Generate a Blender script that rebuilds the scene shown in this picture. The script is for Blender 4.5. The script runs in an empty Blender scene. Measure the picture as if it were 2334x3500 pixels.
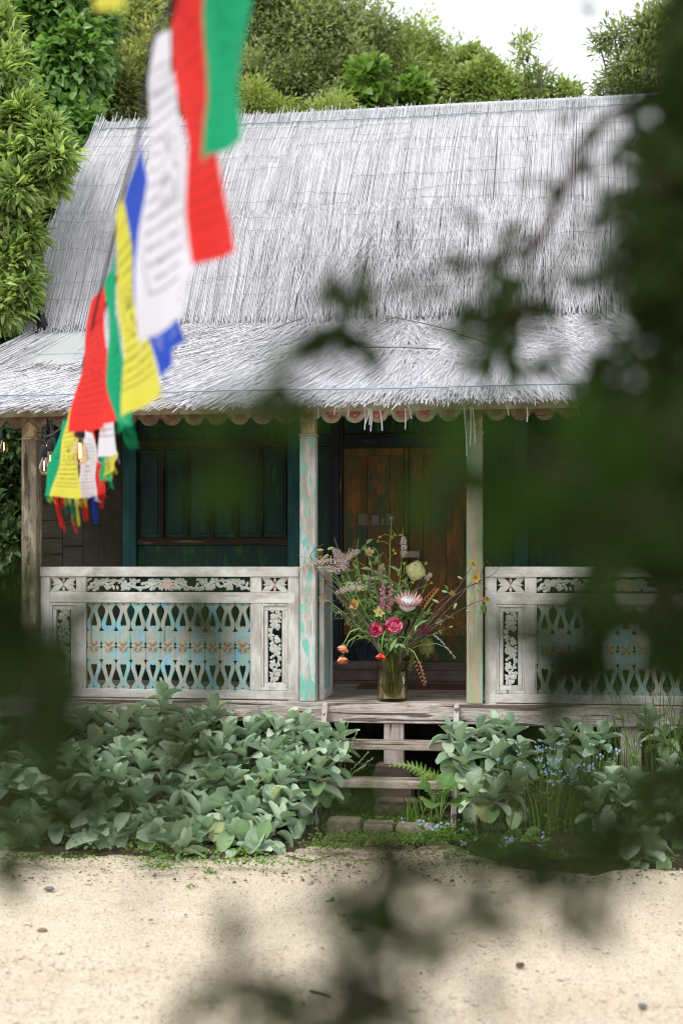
import bpy, bmesh, math, random
import numpy as np
from mathutils import Vector, Matrix, Quaternion
random.seed(7); rng = np.random.default_rng(7)
S = bpy.context.scene; C = S.collection

# ------------------------------------------------------------------ camera
F, PX0, HY = 4200.0, 1167.0, 1937.0          # focal length in photo pixels, principal column, horizon row
YAW = math.radians(7.5); CAMZ = 1.65
DV = Vector((-math.sin(YAW), math.cos(YAW), 0)); RV = Vector((math.cos(YAW), math.sin(YAW), 0)); UP = Vector((0, 0, 1))
CAM = -DV * 8.4 + RV * 0.21; CAM.z = CAMZ
cam = bpy.data.cameras.new('camera'); camo = bpy.data.objects.new('camera', cam); C.objects.link(camo)
camo.location = CAM; camo.rotation_euler = (math.radians(90), 0, YAW)
cam.sensor_fit = 'VERTICAL'; cam.sensor_height = 36.0; cam.sensor_width = 24.0
cam.lens = F / 3500 * 36; cam.shift_y = (HY - 1750) / 3500
cam.clip_start = 0.05; cam.clip_end = 600
cam.dof.use_dof = True; cam.dof.focus_distance = 8.6; cam.dof.aperture_fstop = cam.lens / 27.0; cam.dof.aperture_blades = 0
S.camera = camo

# ------------------------------------------------------------------ sky, sun, exposure
SUN_EL, SUN_AZ = math.radians(56), math.radians(215)      # azimuth clockwise from +y: behind the camera, to the left
W = bpy.data.worlds.new('World'); S.world = W; W.use_nodes = True
nt = W.node_tree; nt.nodes.clear()
sky = nt.nodes.new('ShaderNodeTexSky'); sky.sky_type = 'NISHITA'; sky.sun_disc = False
sky.sun_elevation = SUN_EL; sky.sun_rotation = SUN_AZ; sky.dust_density = 2.0; sky.air_density = 1.0
tc = nt.nodes.new('ShaderNodeTexCoord'); cl = nt.nodes.new('ShaderNodeTexNoise')
cl.inputs['Scale'].default_value = 2.6; cl.inputs['Detail'].default_value = 6; cl.inputs['Roughness'].default_value = .55
nt.links.new(tc.outputs['Generated'], cl.inputs['Vector'])
rp = nt.nodes.new('ShaderNodeValToRGB'); rp.color_ramp.elements[0].position = .33; rp.color_ramp.elements[1].position = .5
rp.color_ramp.elements[0].color = (.7, .7, .7, 1); rp.color_ramp.elements[1].color = (1, 1, 1, 1)
nt.links.new(cl.outputs['Fac'], rp.inputs['Fac'])
mx = nt.nodes.new('ShaderNodeMixRGB'); mx.inputs['Color2'].default_value = (11.4, 11.7, 12.1, 1)
nt.links.new(rp.outputs['Color'], mx.inputs['Fac']); nt.links.new(sky.outputs['Color'], mx.inputs['Color1'])
bg = nt.nodes.new('ShaderNodeBackground'); bg.inputs['Strength'].default_value = .1
nt.links.new(mx.outputs['Color'], bg.inputs['Color'])
ow = nt.nodes.new('ShaderNodeOutputWorld'); nt.links.new(bg.outputs[0], ow.inputs['Surface'])
sl = bpy.data.lights.new('sun', 'SUN'); so = bpy.data.objects.new('sun', sl); C.objects.link(so)
sl.energy = 1.5; sl.angle = math.radians(11); sl.color = (1, .95, .87)
sdir = Vector((math.sin(SUN_AZ) * math.cos(SUN_EL), math.cos(SUN_AZ) * math.cos(SUN_EL), math.sin(SUN_EL)))
so.rotation_euler = sdir.to_track_quat('Z', 'Y').to_euler(); so.location = (-6, -14, 12)
S.view_settings.view_transform = 'Standard'; S.view_settings.look = 'None'
S.view_settings.exposure = 0.52; S.view_settings.gamma = 1; S.view_settings.use_curve_mapping = False
S.render.engine = 'CYCLES'
S.cycles.use_denoising = True; S.cycles.use_adaptive_sampling = True; S.cycles.adaptive_threshold = .02; S.cycles.filter_width = 1.1; S.cycles.denoising_prefilter = 'ACCURATE'; S.cycles.max_bounces = 6; S.cycles.diffuse_bounces = 2; S.cycles.glossy_bounces = 2
S.cycles.transmission_bounces = 5; S.cycles.transparent_max_bounces = 6; S.cycles.caustics_reflective = False; S.cycles.caustics_refractive = False
S.cycles.sample_clamp_indirect = 6

# ------------------------------------------------------------------ a photo pixel to a point of the place
def ray(px, py): return DV + RV * ((px - PX0) / F) + UP * ((HY - py) / F)
def P(px, py, Y):                       # on the upright plane y = Y
    r = ray(px, py); return CAM + r * ((Y - CAM.y) / r.y)
def PG(px, py, z=0.0):                  # on the level plane z
    r = ray(px, py); return CAM + r * ((z - CAM.z) / r.z)
def PD(px, py, depth): return CAM + ray(px, py) * depth
def HX(px, Y=0.0): return P(px, HY, Y).x
def HZ(py, Y=0.0, px=1062): return P(px, py, Y).z

# ------------------------------------------------------------------ object helpers
def worigin(o):
    v = Vector((0, 0, 0))
    while o is not None: v += o.location; o = o.parent
    return v
def link(name, mesh, parent=None, mats=None, loc=None):
    o = bpy.data.objects.new(name, mesh); C.objects.link(o)
    if mats is not None and mesh is not None and len(mesh.materials) == 0:
        for m in (mats if isinstance(mats, (list, tuple)) else [mats]): mesh.materials.append(m)
    base = Vector(loc) if loc is not None else Vector((0, 0, 0))
    if parent is not None: o.parent = parent; o.location = base - worigin(parent)
    else: o.location = base
    return o
def tag(o, label=None, cat=None, group=None, kind=None):
    if label: o['label'] = label
    if cat: o['category'] = cat
    if group: o['group'] = group
    if kind: o['kind'] = kind
    return o
def thing(name, label, cat, loc=(0, 0, 0), group=None):
    o = link(name, None, None, None, loc); o.empty_display_size = .1
    return tag(o, label, cat, group)

def frames(pts):
    pts = [Vector(p) for p in pts]; n = len(pts); T = []
    for i in range(n):
        t = pts[min(i + 1, n - 1)] - pts[max(i - 1, 0)]
        T.append(t.normalized() if t.length > 1e-9 else Vector((0, 0, 1)))
    a = Vector((0, 0, 1)) if abs(T[0].z) < .9 else Vector((1, 0, 0))
    u = T[0].cross(a).normalized(); out = []
    for i in range(n):
        u = (u - T[i] * u.dot(T[i])).normalized(); out.append((pts[i], T[i], u, T[i].cross(u)))
    return out

class MB:
    def __init__(s): s.v, s.f, s.m, s.mi = [], [], [], 0
    def add(s, vs, fs):
        b = len(s.v); s.v += [tuple(v) for v in vs]
        for f in fs: s.f.append(tuple(i + b for i in f)); s.m.append(s.mi)
        return s
    def box(s, x0, x1, y0, y1, z0, z1):
        v = [(x, y, z) for x in (x0, x1) for y in (y0, y1) for z in (z0, z1)]
        return s.add(v, [(0, 1, 3, 2), (4, 6, 7, 5), (0, 4, 5, 1), (2, 3, 7, 6), (0, 2, 6, 4), (1, 5, 7, 3)])
    def obox(s, c, size, M=Matrix.Identity(3)):
        v = [Vector(c) + M @ Vector((x * size[0] / 2, y * size[1] / 2, z * size[2] / 2)) for x in (-1, 1) for y in (-1, 1) for z in (-1, 1)]
        return s.add(v, [(0, 1, 3, 2), (4, 6, 7, 5), (0, 4, 5, 1), (2, 3, 7, 6), (0, 2, 6, 4), (1, 5, 7, 3)])
    def bar(s, a, b, w, h, up=(0, 0, 1)):
        a, b = Vector(a), Vector(b); t = (b - a).normalized(); u = t.cross(Vector(up)).normalized(); n = u.cross(t)
        v = [p + u * (x * w / 2) + n * (z * h / 2) for p in (a, b) for x in (-1, 1) for z in (-1, 1)]
        return s.add(v, [(0, 1, 3, 2), (4, 6, 7, 5), (0, 4, 5, 1), (2, 3, 7, 6), (0, 2, 6, 4), (1, 5, 7, 3)])
    def tube(s, pts, r, n=6, flat=1.0):
        fr = frames(pts); k = len(fr); rr = r if isinstance(r, (list, tuple)) else [r] * k
        vs, fs = [], []
        for (p, t, u, w), q in zip(fr, rr):
            for i in range(n):
                a = 2 * math.pi * i / n; vs.append(p + u * (math.cos(a) * q) + w * (math.sin(a) * q * flat))
        for j in range(k - 1):
            for i in range(n):
                fs.append((j * n + i, j * n + (i + 1) % n, (j + 1) * n + (i + 1) % n, (j + 1) * n + i))
        fs.append(tuple(range(n))[::-1]); fs.append(tuple((k - 1) * n + i for i in range(n)))
        return s.add(vs, fs)
    def lathe(s, prof, c=(0, 0, 0), n=16, M=None):
        c = Vector(c); vs, fs = [], []
        for r, z in prof:
            for i in range(n):
                a = 2 * math.pi * i / n; q = Vector((r * math.cos(a), r * math.sin(a), z)); vs.append(c + (M @ q if M else q))
        for j in range(len(prof) - 1):
            for i in range(n): fs.append((j * n + i, j * n + (i + 1) % n, (j + 1) * n + (i + 1) % n, (j + 1) * n + i))
        return s.add(vs, fs)
    def grid(s, fn, nu, nv):
        vs = [fn(i / nu, j / nv) for j in range(nv + 1) for i in range(nu + 1)]
        fs = [(j * (nu + 1) + i, j * (nu + 1) + i + 1, (j + 1) * (nu + 1) + i + 1, (j + 1) * (nu + 1) + i) for j in range(nv) for i in range(nu)]
        return s.add(vs, fs)
    def petal(s, c, d, nrm, L, w, cup=.15, wide=.55):      # a domed pointed leaf or petal, 8 triangles
        c, d, nrm = Vector(c), Vector(d).normalized(), Vector(nrm); side = d.cross(nrm).normalized(); nrm = side.cross(d).normalized()
        v = [c, c + d * (L * wide * .5) + side * (w * .36) + nrm * (cup * L * .2), c + d * (L * wide * .5) - side * (w * .36) + nrm * (cup * L * .2),
             c + d * (L * wide) + side * (w * .5) + nrm * (cup * L * .2), c + d * (L * wide) - side * (w * .5) + nrm * (cup * L * .2),
             c + d * L, c + d * (L * wide * .55) + nrm * (cup * L * .8), c + d * (L * wide) + nrm * (cup * L)]
        return s.add(v, [(0, 1, 6), (0, 6, 2), (1, 3, 7, 6), (2, 6, 7, 4), (3, 5, 7), (4, 7, 5)])
    def mesh(s, name='m', smooth=False):
        m = bpy.data.meshes.new(name); m.from_pydata(s.v, [], s.f); m.update()
        if any(s.m): m.polygons.foreach_set('material_index', s.m)
        if smooth: m.polygons.foreach_set('use_smooth', [True] * len(m.polygons))
        return m
    def build(s, name, mats, parent=None, smooth=False, bevel=0, label=None, loc=None):
        o = link(name, s.mesh(name, smooth), parent, mats, loc)
        if bevel:
            b = o.modifiers.new('bevel', 'BEVEL'); b.width = bevel; b.segments = 2; b.limit_method = 'ANGLE'; b.angle_limit = .6
        if label: o['label'] = label
        return o

def outline_mesh(loops, depth, bevel=0.0):      # loops of (x, z): outer first, holes after; a plate of that shape, facing -y
    cu = bpy.data.curves.new('outline', 'CURVE'); cu.dimensions = '2D'; cu.fill_mode = 'BOTH'
    cu.extrude = depth / 2 - bevel; cu.bevel_depth = bevel; cu.bevel_resolution = 0
    if bevel: cu.offset = -bevel
    for lp in loops:
        sp = cu.splines.new('POLY'); sp.points.add(len(lp) - 1); sp.use_cyclic_u = True
        for q, (x, z) in zip(sp.points, lp): q.co = (x, z, 0, 1)
    o = bpy.data.objects.new('tmp', cu); C.objects.link(o); dg = bpy.context.evaluated_depsgraph_get()
    m = bpy.data.meshes.new_from_object(o.evaluated_get(dg)); bpy.data.objects.remove(o); bpy.data.curves.remove(cu)
    m.transform(Matrix.Rotation(math.pi / 2, 4, 'X')); m.materials.clear(); m.update(); return m

def np_mesh(name, V, Fq, tint=None, smooth=False):     # V (n,3), Fq (m,k) equal-sided faces, tint per vertex
    m = bpy.data.meshes.new(name); n, k = len(Fq), Fq.shape[1]
    m.vertices.add(len(V)); m.vertices.foreach_set('co', np.ascontiguousarray(V, dtype=np.float32).ravel())
    m.loops.add(n * k); m.loops.foreach_set('vertex_index', np.ascontiguousarray(Fq, dtype=np.int32).ravel())
    m.polygons.add(n); m.polygons.foreach_set('loop_start', np.arange(n, dtype=np.int32) * k)
    if smooth: m.polygons.foreach_set('use_smooth', np.ones(n, dtype=bool))
    m.update(calc_edges=True)
    if tint is not None:
        a = m.attributes.new('tint', 'FLOAT', 'POINT'); a.data.foreach_set('value', np.ascontiguousarray(tint, dtype=np.float32))
    return m
def tubes(PT, R, sides=3, tint=None, name='reeds'):     # PT (N,K,3) centre lines, R (N,) radii
    N, K, _ = PT.shape; T = np.gradient(PT, axis=1); T /= np.linalg.norm(T, axis=2, keepdims=True) + 1e-9
    a = np.tile(np.array([.31, .9, .3]), (N, 1)); a /= np.linalg.norm(a, axis=1, keepdims=True)
    u = np.cross(T, a[:, None, :]); u /= np.linalg.norm(u, axis=2, keepdims=True) + 1e-9; w = np.cross(T, u)
    ph = rng.random(N) * 6.28; V = np.zeros((N, K, sides, 3)); R = R[:, None, None] if R.ndim == 1 else R[:, :, None]
    for i in range(sides):
        an = (ph + 2 * math.pi * i / sides)[:, None, None]; V[:, :, i] = PT + (u * np.cos(an) + w * np.sin(an)) * R
    idx = np.arange(N * K * sides).reshape(N, K, sides); q = []
    for i in range(sides):
        j = (i + 1) % sides; q.append(np.stack([idx[:, :-1, i], idx[:, :-1, j], idx[:, 1:, j], idx[:, 1:, i]], -1).reshape(-1, 4))
    t = None if tint is None else np.repeat(tint, K * sides)
    return np_mesh(name, V.reshape(-1, 3), np.concatenate(q), t)
def unit(a): return a / (np.linalg.norm(a, axis=-1, keepdims=True) + 1e-9)
def leaf_mesh(name, c, d, nrm, L, w, tint, fold=.25, droop=.15, lobes=False):   # leaves of six points: base, two shoulders, tip, midrib
    d = unit(d); side = unit(np.cross(d, nrm)); nn = unit(np.cross(side, d)); L = L[:, None]; w = w[:, None]
    p0 = c; p1 = c + d * L * .42 - nn * L * droop * .2; p2 = c + d * L - nn * L * droop
    a = p1 + side * w * .5 + nn * w * fold; b = p1 - side * w * .5 + nn * w * fold
    a2 = c + d * L * .72 + side * w * .33 + nn * (w * fold * .6 - L * droop * .5); b2 = c + d * L * .72 - side * w * .33 + nn * (w * fold * .6 - L * droop * .5)
    V = np.stack([p0, a, a2, p2, b2, b, p1], 1); n = len(c); o = (np.arange(n) * 7)[:, None]
    Fc = np.concatenate([o + np.array([t]) for t in ((0, 1, 6), (0, 6, 5), (1, 2, 6), (6, 4, 5), (2, 3, 6), (6, 3, 4))])
    return np_mesh(name, V.reshape(-1, 3), Fc, np.repeat(tint, 7))
# ------------------------------------------------------------------ materials
class NT:
    def __init__(s, name):
        s.mat = bpy.data.materials.new(name); s.mat.use_nodes = True; s.t = s.mat.node_tree; s.t.nodes.clear()
        s.out = s.n('OutputMaterial')
    def n(s, t, **k):
        x = s.t.nodes.new('ShaderNode' + t)
        for a, b in k.items(): setattr(x, a, b)
        return x
    def l(s, a, b): s.t.links.new(a, b)
    def put(s, sock, v):
        if hasattr(v, 'is_output'): s.l(v, sock)
        else: sock.default_value = v
    def coord(s, scale=(1, 1, 1), rnd=True, src='Object'):
        tcn = s.n('TexCoord'); v = tcn.outputs[src]
        if rnd:
            oi = s.n('ObjectInfo'); m = s.n('VectorMath', operation='SCALE'); m.inputs[0].default_value = (17, 11, 23); s.l(oi.outputs['Random'], m.inputs['Scale'])
            a = s.n('VectorMath', operation='ADD'); s.l(v, a.inputs[0]); s.l(m.outputs[0], a.inputs[1]); v = a.outputs[0]
        mp = s.n('VectorMath', operation='MULTIPLY'); s.l(v, mp.inputs[0]); mp.inputs[1].default_value = scale
        return mp.outputs[0]
    def noise(s, vec, scale=1, detail=4, rough=.55, dist=0):
        x = s.n('TexNoise'); s.l(vec, x.inputs['Vector']); x.inputs['Scale'].default_value = scale; x.inputs['Detail'].default_value = detail
        x.inputs['Roughness'].default_value = rough; x.inputs['Distortion'].default_value = dist; return x.outputs['Fac']
    def ramp(s, fac, a, b, ca=(0, 0, 0, 1), cb=(1, 1, 1, 1)):
        r = s.n('ValToRGB'); e = r.color_ramp.elements; e[0].position = a; e[1].position = b; e[0].color = ca; e[1].color = cb; s.l(fac, r.inputs[0]); return r.outputs[0]
    def mix(s, f, a, b, mode='MIX'):
        m = s.n('MixRGB', blend_type=mode); s.put(m.inputs[0], f); s.put(m.inputs[1], a); s.put(m.inputs[2], b); return m.outputs[0]
    def math(s, op, a, b=0.0):
        m = s.n('Math', operation=op); s.put(m.inputs[0], a); s.put(m.inputs[1], b); return m.outputs[0]
    def bump(s, h, strength=.3, dist=.01):
        b = s.n('Bump'); b.inputs['Strength'].default_value = strength; b.inputs['Distance'].default_value = dist; s.l(h, b.inputs['Height']); return b.outputs[0]
    def bsdf(s, col, rough=.8, normal=None, spec=.3, **k):
        b = s.n('BsdfPrincipled'); s.put(b.inputs['Base Color'], col); s.put(b.inputs['Roughness'], rough); b.inputs['Specular IOR Level'].default_value = spec
        if normal is not None: s.l(normal, b.inputs['Normal'])
        for a, v in k.items(): s.put(b.inputs[a], v)
        return b.outputs[0]
    def end(s, sh): s.l(sh, s.out.inputs['Surface']); return s.mat
def c4(c): return (c[0], c[1], c[2], 1)

def weathered(name, base, base2, axis='z', layers=(), crack=.55, rough=.9, bump=.35, fine=1.0, crackw=.05):
    T = NT(name); al, ac = 3.0, 70.0 * fine
    sc = {'x': (al, ac, ac), 'y': (ac, al, ac), 'z': (ac, ac, al)}[axis]
    sc2 = {'x': (1.2, 26, 26), 'y': (26, 1.2, 26), 'z': (26, 26, 1.2)}[axis]
    g = T.noise(T.coord(sc), 1, 3, .65); col = T.mix(T.ramp(g, .3, .7), c4(base), c4(base2))
    blot = T.noise(T.coord((5, 5, 5)), 1, 2, .6); col = T.mix(T.ramp(blot, .35, .75), col, T.mix(1.0, col, (.72, .69, .64, 1), 'MULTIPLY'))
    h = g
    for (c1, c2, s3, thr, soft) in layers:
        nz = T.noise(T.coord(s3), 1, 4, .68); mask = T.ramp(nz, thr - soft, thr + soft)
        sub = T.noise(T.coord((9, 9, 4)), 1, 2, .6); col = T.mix(mask, col, T.mix(T.ramp(sub, .35, .65), c4(c1), c4(c2)))
        h = T.math('ADD', h, T.math('MULTIPLY', mask, .6))
    ck = T.noise(T.coord(sc2), 1, 2, .5); cm = T.ramp(ck, crack + .08, crack + .08 + crackw)
    col = T.mix(cm, col, T.mix(1.0, col, (.3, .27, .24, 1), 'MULTIPLY'))
    h = T.math('SUBTRACT', h, T.math('MULTIPLY', cm, 1.5))
    return T.end(T.bsdf(col, rough, T.bump(h, bump, .006), .2))
def simple(name, c1, c2=None, scale=40, rough=.8, bump=.2, spec=.3, **k):
    T = NT(name); n = T.noise(T.coord((scale, scale, scale)), 1, 4, .6)
    return T.end(T.bsdf(T.mix(T.ramp(n, .3, .7), c4(c1), c4(c2 or [x * .7 for x in c1])), rough, T.bump(n, bump, .004) if bump else None, spec, **k))
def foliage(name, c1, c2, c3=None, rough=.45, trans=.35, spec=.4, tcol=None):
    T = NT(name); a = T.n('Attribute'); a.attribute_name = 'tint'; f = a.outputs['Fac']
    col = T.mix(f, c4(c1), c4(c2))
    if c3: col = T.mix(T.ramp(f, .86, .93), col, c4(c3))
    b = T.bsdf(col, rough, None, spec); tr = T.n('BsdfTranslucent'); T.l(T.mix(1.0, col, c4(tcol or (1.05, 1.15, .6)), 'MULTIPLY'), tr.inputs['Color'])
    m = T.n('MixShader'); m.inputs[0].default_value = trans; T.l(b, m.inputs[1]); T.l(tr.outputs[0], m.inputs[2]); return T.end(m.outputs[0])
def petalmat(name, c1, c2, rough=.6, trans=.3, scale=30):
    T = NT(name); n = T.noise(T.coord((scale, scale, scale)), 1, 3, .6); col = T.mix(T.ramp(n, .3, .7), c4(c1), c4(c2)); oi = T.n('ObjectInfo'); col = T.mix(T.math('MULTIPLY', oi.outputs['Random'], .4), col, T.mix(1., col, (.45, .4, .42, 1), 'MULTIPLY'))
    b = T.bsdf(col, rough, None, .25); tr = T.n('BsdfTranslucent'); T.l(col, tr.inputs['Color'])
    m = T.n('MixShader'); m.inputs[0].default_value = trans; T.l(b, m.inputs[1]); T.l(tr.outputs[0], m.inputs[2]); return T.end(m.outputs[0])

M = {}
M['white_x'] = weathered('whitewashed_rail', (.58, .56, .53), (.42, .4, .37), 'x', [((.66, .65, .63), (.6, .6, .58), (7, 7, 14), .5, .12)], .6, fine=1.3, bump=.3)
M['white_z'] = weathered('whitewashed_stile', (.58, .56, .53), (.42, .4, .36), 'z', [((.66, .65, .63), (.6, .6, .58), (14, 7, 5), .5, .12)], .6, fine=1.3, bump=.3)
M['carve'] = weathered('faded_mint_carving', (.6, .6, .57), (.5, .49, .46), 'x', [((.42, .6, .52), (.5, .62, .56), (22, 22, 22), .57, .06)], .7, bump=.2)
M['carve_pink'] = weathered('faded_pink_petals', (.6, .55, .52), (.5, .46, .43), 'x', [((.62, .33, .29), (.6, .4, .35), (26, 26, 26), .5, .05)], .7, bump=.2)
M['fret'] = weathered('peeling_blue_boards', (.46, .46, .42), (.36, .36, .32), 'z', [((.24, .42, .38), (.28, .4, .37), (9, 9, 6), .48, .06), ((.16, .4, .58), (.22, .48, .56), (8, 8, 5), .56, .04), ((.42, .43, .37), (.34, .36, .31), (15, 15, 8), .55, .04)], .62)
M['ros_red'] = weathered('faded_red_petals', (.42, .2, .15), (.46, .28, .21), 'z', [((.5, .42, .34), (.5, .4, .32), (30, 30, 30), .6, .04)], .7)
M['ros_green'] = weathered('faded_green_leaves', (.36, .46, .33), (.44, .46, .36), 'z', [((.28, .45, .36), (.4, .42, .33), (30, 30, 30), .55, .05)], .7)
M['post'] = weathered('turquoise_post', (.52, .49, .44), (.42, .39, .33), 'z', [((.58, .57, .57), (.52, .53, .55), (16, 16, 3), .5, .06), ((.16, .48, .38), (.22, .54, .48), (34, 34, 6), .55, .025)], .62)
M['post_dim'] = weathered('bare_grey_post', (.3, .26, .2), (.2, .17, .13), 'z', [((.42, .37, .28), (.36, .32, .24), (22, 22, 6), .56, .04), ((.05, .04, .03), (.08, .07, .05), (14, 14, 5), .62, .04)], .6)
M['post_green'] = weathered('mossy_green_post', (.46, .42, .34), (.36, .31, .22), 'z', [((.44, .36, .24), (.42, .36, .26), (20, 20, 3), .55, .05), ((.26, .42, .28), (.32, .46, .34), (24, 24, 3), .54, .06)], .62)
M['capital'] = weathered('ochre_capital', (.42, .32, .2), (.3, .22, .13), 'z', [((.62, .52, .36), (.55, .45, .3), (18, 18, 10), .5, .02)], .6)
M['beam'] = weathered('weathered_sill_beam', (.5, .44, .41), (.34, .28, .25), 'x', [((.58, .53, .5), (.5, .46, .44), (5, 12, 20), .52, .1), ((.42, .2, .14), (.4, .22, .17), (6, 10, 18), .66, .04)], .5, fine=1.2, bump=.9, crackw=.03)
M['beam_z'] = weathered('weathered_prop', (.52, .46, .42), (.34, .28, .25), 'z', [((.6, .56, .53), (.5, .46, .44), (12, 12, 5), .52, .1)], .5, fine=1.2, bump=.8, crackw=.03)
M['deck'] = weathered('grey_deck_boards', (.3, .26, .22), (.2, .17, .14), 'x', [((.38, .34, .29), (.34, .3, .26), (4, 9, 9), .55, .1)], .56, bump=.4)
M['tread'] = weathered('grey_tread', (.34, .29, .24), (.22, .18, .14), 'x', [((.44, .39, .33), (.38, .33, .28), (6, 9, 9), .52, .1)], .54, bump=.6)
M['teal'] = weathered('dark_teal_frame', (0.0124, 0.0744, 0.0682), (0.0093, 0.0496, 0.0496), 'z', [((0.0186, 0.0992, 0.093), (0.0124, 0.0682, 0.0744), (9, 9, 2), .55, .1)], .66, rough=.6)
M['panel'] = weathered('dark_green_panel', (0.00992, 0.0434, 0.0279), (0.00744, 0.0279, 0.0248), 'z', [((0.0186, 0.093, 0.0186), (0.0124, 0.062, 0.0186), (16, 16, 3.5), .6, .04), ((0.0062, 0.0186, 0.031), (0.0124, 0.0248, 0.0372), (9, 9, 2), .62, .05)], .66, rough=.6)
M['mould'] = weathered('brown_moulding', (0.0434, 0.0248, 0.01364), (0.0248, 0.0155, 0.00992), 'z', [((0.124, 0.093, 0.0558), (0.1612, 0.124, 0.0744), (30, 30, 2), .66, .03)], .6, rough=.7)
M['mould_x'] = weathered('brown_moulding_rail', (0.0496, 0.0279, 0.0155), (0.0279, 0.01736, 0.01116), 'x', [((0.1364, 0.0992, 0.062), (0.1736, 0.1364, 0.0868), (2, 30, 30), .64, .03)], .6, rough=.7)
M['navy'] = weathered('dark_navy_rail', (0.00744, 0.0186, 0.0434), (0.0124, 0.0217, 0.0341), 'x', [((0.031, 0.0868, 0.0186), (0.0248, 0.062, 0.0186), (7, 20, 20), .64, .03), ((0.0496, 0.0279, 0.0186), (0.0434, 0.031, 0.0186), (8, 14, 14), .62, .04)], .62, rough=.6)
M['door'] = weathered('worn_orange_green_door', (.13, .072, .022), (.085, .05, .018), 'z', [((.03, .075, .03), (.022, .055, .035), (4.5, 4.5, 2.4), .54, .07), ((.05, .12, .04), (.04, .09, .035), (18, 18, 9), .66, .02), ((.2, .085, .018), (.17, .075, .018), (7, 7, 2.2), .57, .05)], .62, rough=.65)
M['door_low'] = weathered('worn_blue_door_foot', (0.031, 0.0434, 0.062), (0.0186, 0.0279, 0.0434), 'z', [((0.0093, 0.0093, 0.0093), (0.0124, 0.0186, 0.0248), (14, 14, 9), .52, .03)], .6)
M['plank_dark'] = weathered('old_brown_plank', (.04, .04, .028), (0.031, 0.0217, 0.01488), 'z', [((0.186, 0.155, 0.1116), (0.1612, 0.1364, 0.0992), (34, 34, 1.3), .67, .02)], .58)
M['plank_x'] = weathered('old_brown_board', (.04, .04, .028), (0.031, 0.02294, 0.01674), 'x', [], .56)
M['sillb'] = weathered('door_sill_board', (.13, .095, .08), (.08, .058, .05), 'x', [((.16, .13, .11), (.13, .1, .09), (5, 9, 9), .55, .1)], .58)
M['valance'] = weathered('faded_valance', (.48, .43, .33), (.36, .31, .23), 'x', [((.5, .52, .4), (.44, .47, .36), (9, 9, 14), .52, .08), ((.2, .16, .11), (.25, .2, .14), (22, 22, 22), .64, .03)], .6)
M['valance_brown'] = weathered('brown_valance', (.24, .18, .12), (.16, .12, .08), 'x', [((.33, .28, .2), (.28, .23, .16), (9, 9, 14), .55, .08)], .58)
M['petal_red'] = weathered('valance_red_paint', (.62, .2, .17), (.5, .14, .12), 'x', [((.62, .36, .3), (.6, .4, .34), (40, 40, 40), .58, .04)], .7)
M['petal_brown'] = weathered('valance_brown_petal', (.26, .15, .1), (.2, .12, .08), 'x', [], .7)
M['notice'] = weathered('torn_paper', (.17, .16, .13), (.12, .11, .09), 'z', [((.09, .06, .03), (.12, .08, .04), (40, 40, 60), .6, .02)], .7)
M['bolt'] = weathered('grey_wood_bolt', (.3, .26, .2), (.22, .19, .15), 'x', [], .6)
M['eave'] = weathered('eave_timber', (.26, .18, .11), (.17, .12, .08), 'x', [], .58)
T = NT('bleached_reed'); a = T.n('Attribute'); a.attribute_name = 'tint'; nz = T.noise(T.coord((30, 30, 4), False), 1, 3)
col = T.mix(a.outputs['Fac'], (.52, .52, .55, 1), (.76, .76, .81, 1)); col = T.mix(T.ramp(nz, .45, .8), col, T.mix(1.0, col, (.82, .8, .77, 1), 'MULTIPLY'))
M['reed'] = T.end(T.bsdf(col, .7, None, .3))
M['reed_dark'] = simple('dry_brown_reed', (.12, .095, .075), (.2, .17, .14), 60)
T = NT('grey_roof_sheet'); n1 = T.noise(T.coord((3, 3, 3), False), 1, 5); n2 = T.noise(T.coord((40, 3, 3), False), 1, 4)
M['sheet'] = T.end(T.bsdf(T.mix(T.ramp(T.math('ADD', T.math('MULTIPLY', n1, .6), T.math('MULTIPLY', n2, .4)), .35, .65), (.33, .36, .38, 1), (.46, .47, .46, 1)), .5, T.bump(n1, .1), .4))
M['underlay'] = simple('grey_roof_lining', (.26, .265, .285), (.36, .365, .38), 20)
M['lettering'] = simple('white_sheet_print', (.68, .72, .76), (.6, .65, .7), 60, .6, 0)
M['plastic'] = simple('black_plastic_sheet', (.012, .014, .018), (.02, .022, .026), 12, .3, .4, .5)
M['metal'] = simple('pale_ridge_metal', (.5, .54, .57), (.42, .46, .5), 6, .4, .1, .5)
M['wire'] = simple('blue_grey_twine', (.2, .32, .36), (.28, .38, .4), 80, .6, 0)
M['bindwire'] = simple('rusty_binding_wire', (.1, .085, .075), (.15, .13, .12), 80, .6, 0)
# ground
T = NT('cream_gravel'); v = T.coord((1, 1, 1), False)
vo = T.n('TexVoronoi'); T.l(v, vo.inputs['Vector']); vo.inputs['Scale'].default_value = 170
big = T.noise(v, 1.3, 5, .6); mid = T.noise(v, 9, 5, .65); fin = T.noise(v, 120, 3, .7)
trk = T.noise(v, 2.4, 3, .5); col = T.mix(T.ramp(big, .3, .7), (.61, .52, .41, 1), (.69, .61, .5, 1)); col = T.mix(T.ramp(trk, .55, .8), col, (.58, .48, .36, 1))
sep = T.n('SeparateColor'); T.l(vo.outputs['Color'], sep.inputs[0])
col = T.mix(T.ramp(sep.outputs[0], .15, .95), T.mix(1., col, (.84, .8, .76, 1), 'MULTIPLY'), T.mix(1., col, (1.08, 1.1, 1.1, 1), 'MULTIPLY'))
col = T.mix(T.ramp(T.math('ADD', T.math('MULTIPLY', mid, .6), T.math('MULTIPLY', fin, .4)), .58, .74), col, (.5, .38, .25, 1))
col = T.mix(T.ramp(sep.outputs[1], .975, .985), col, (.1, .075, .06, 1))
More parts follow.
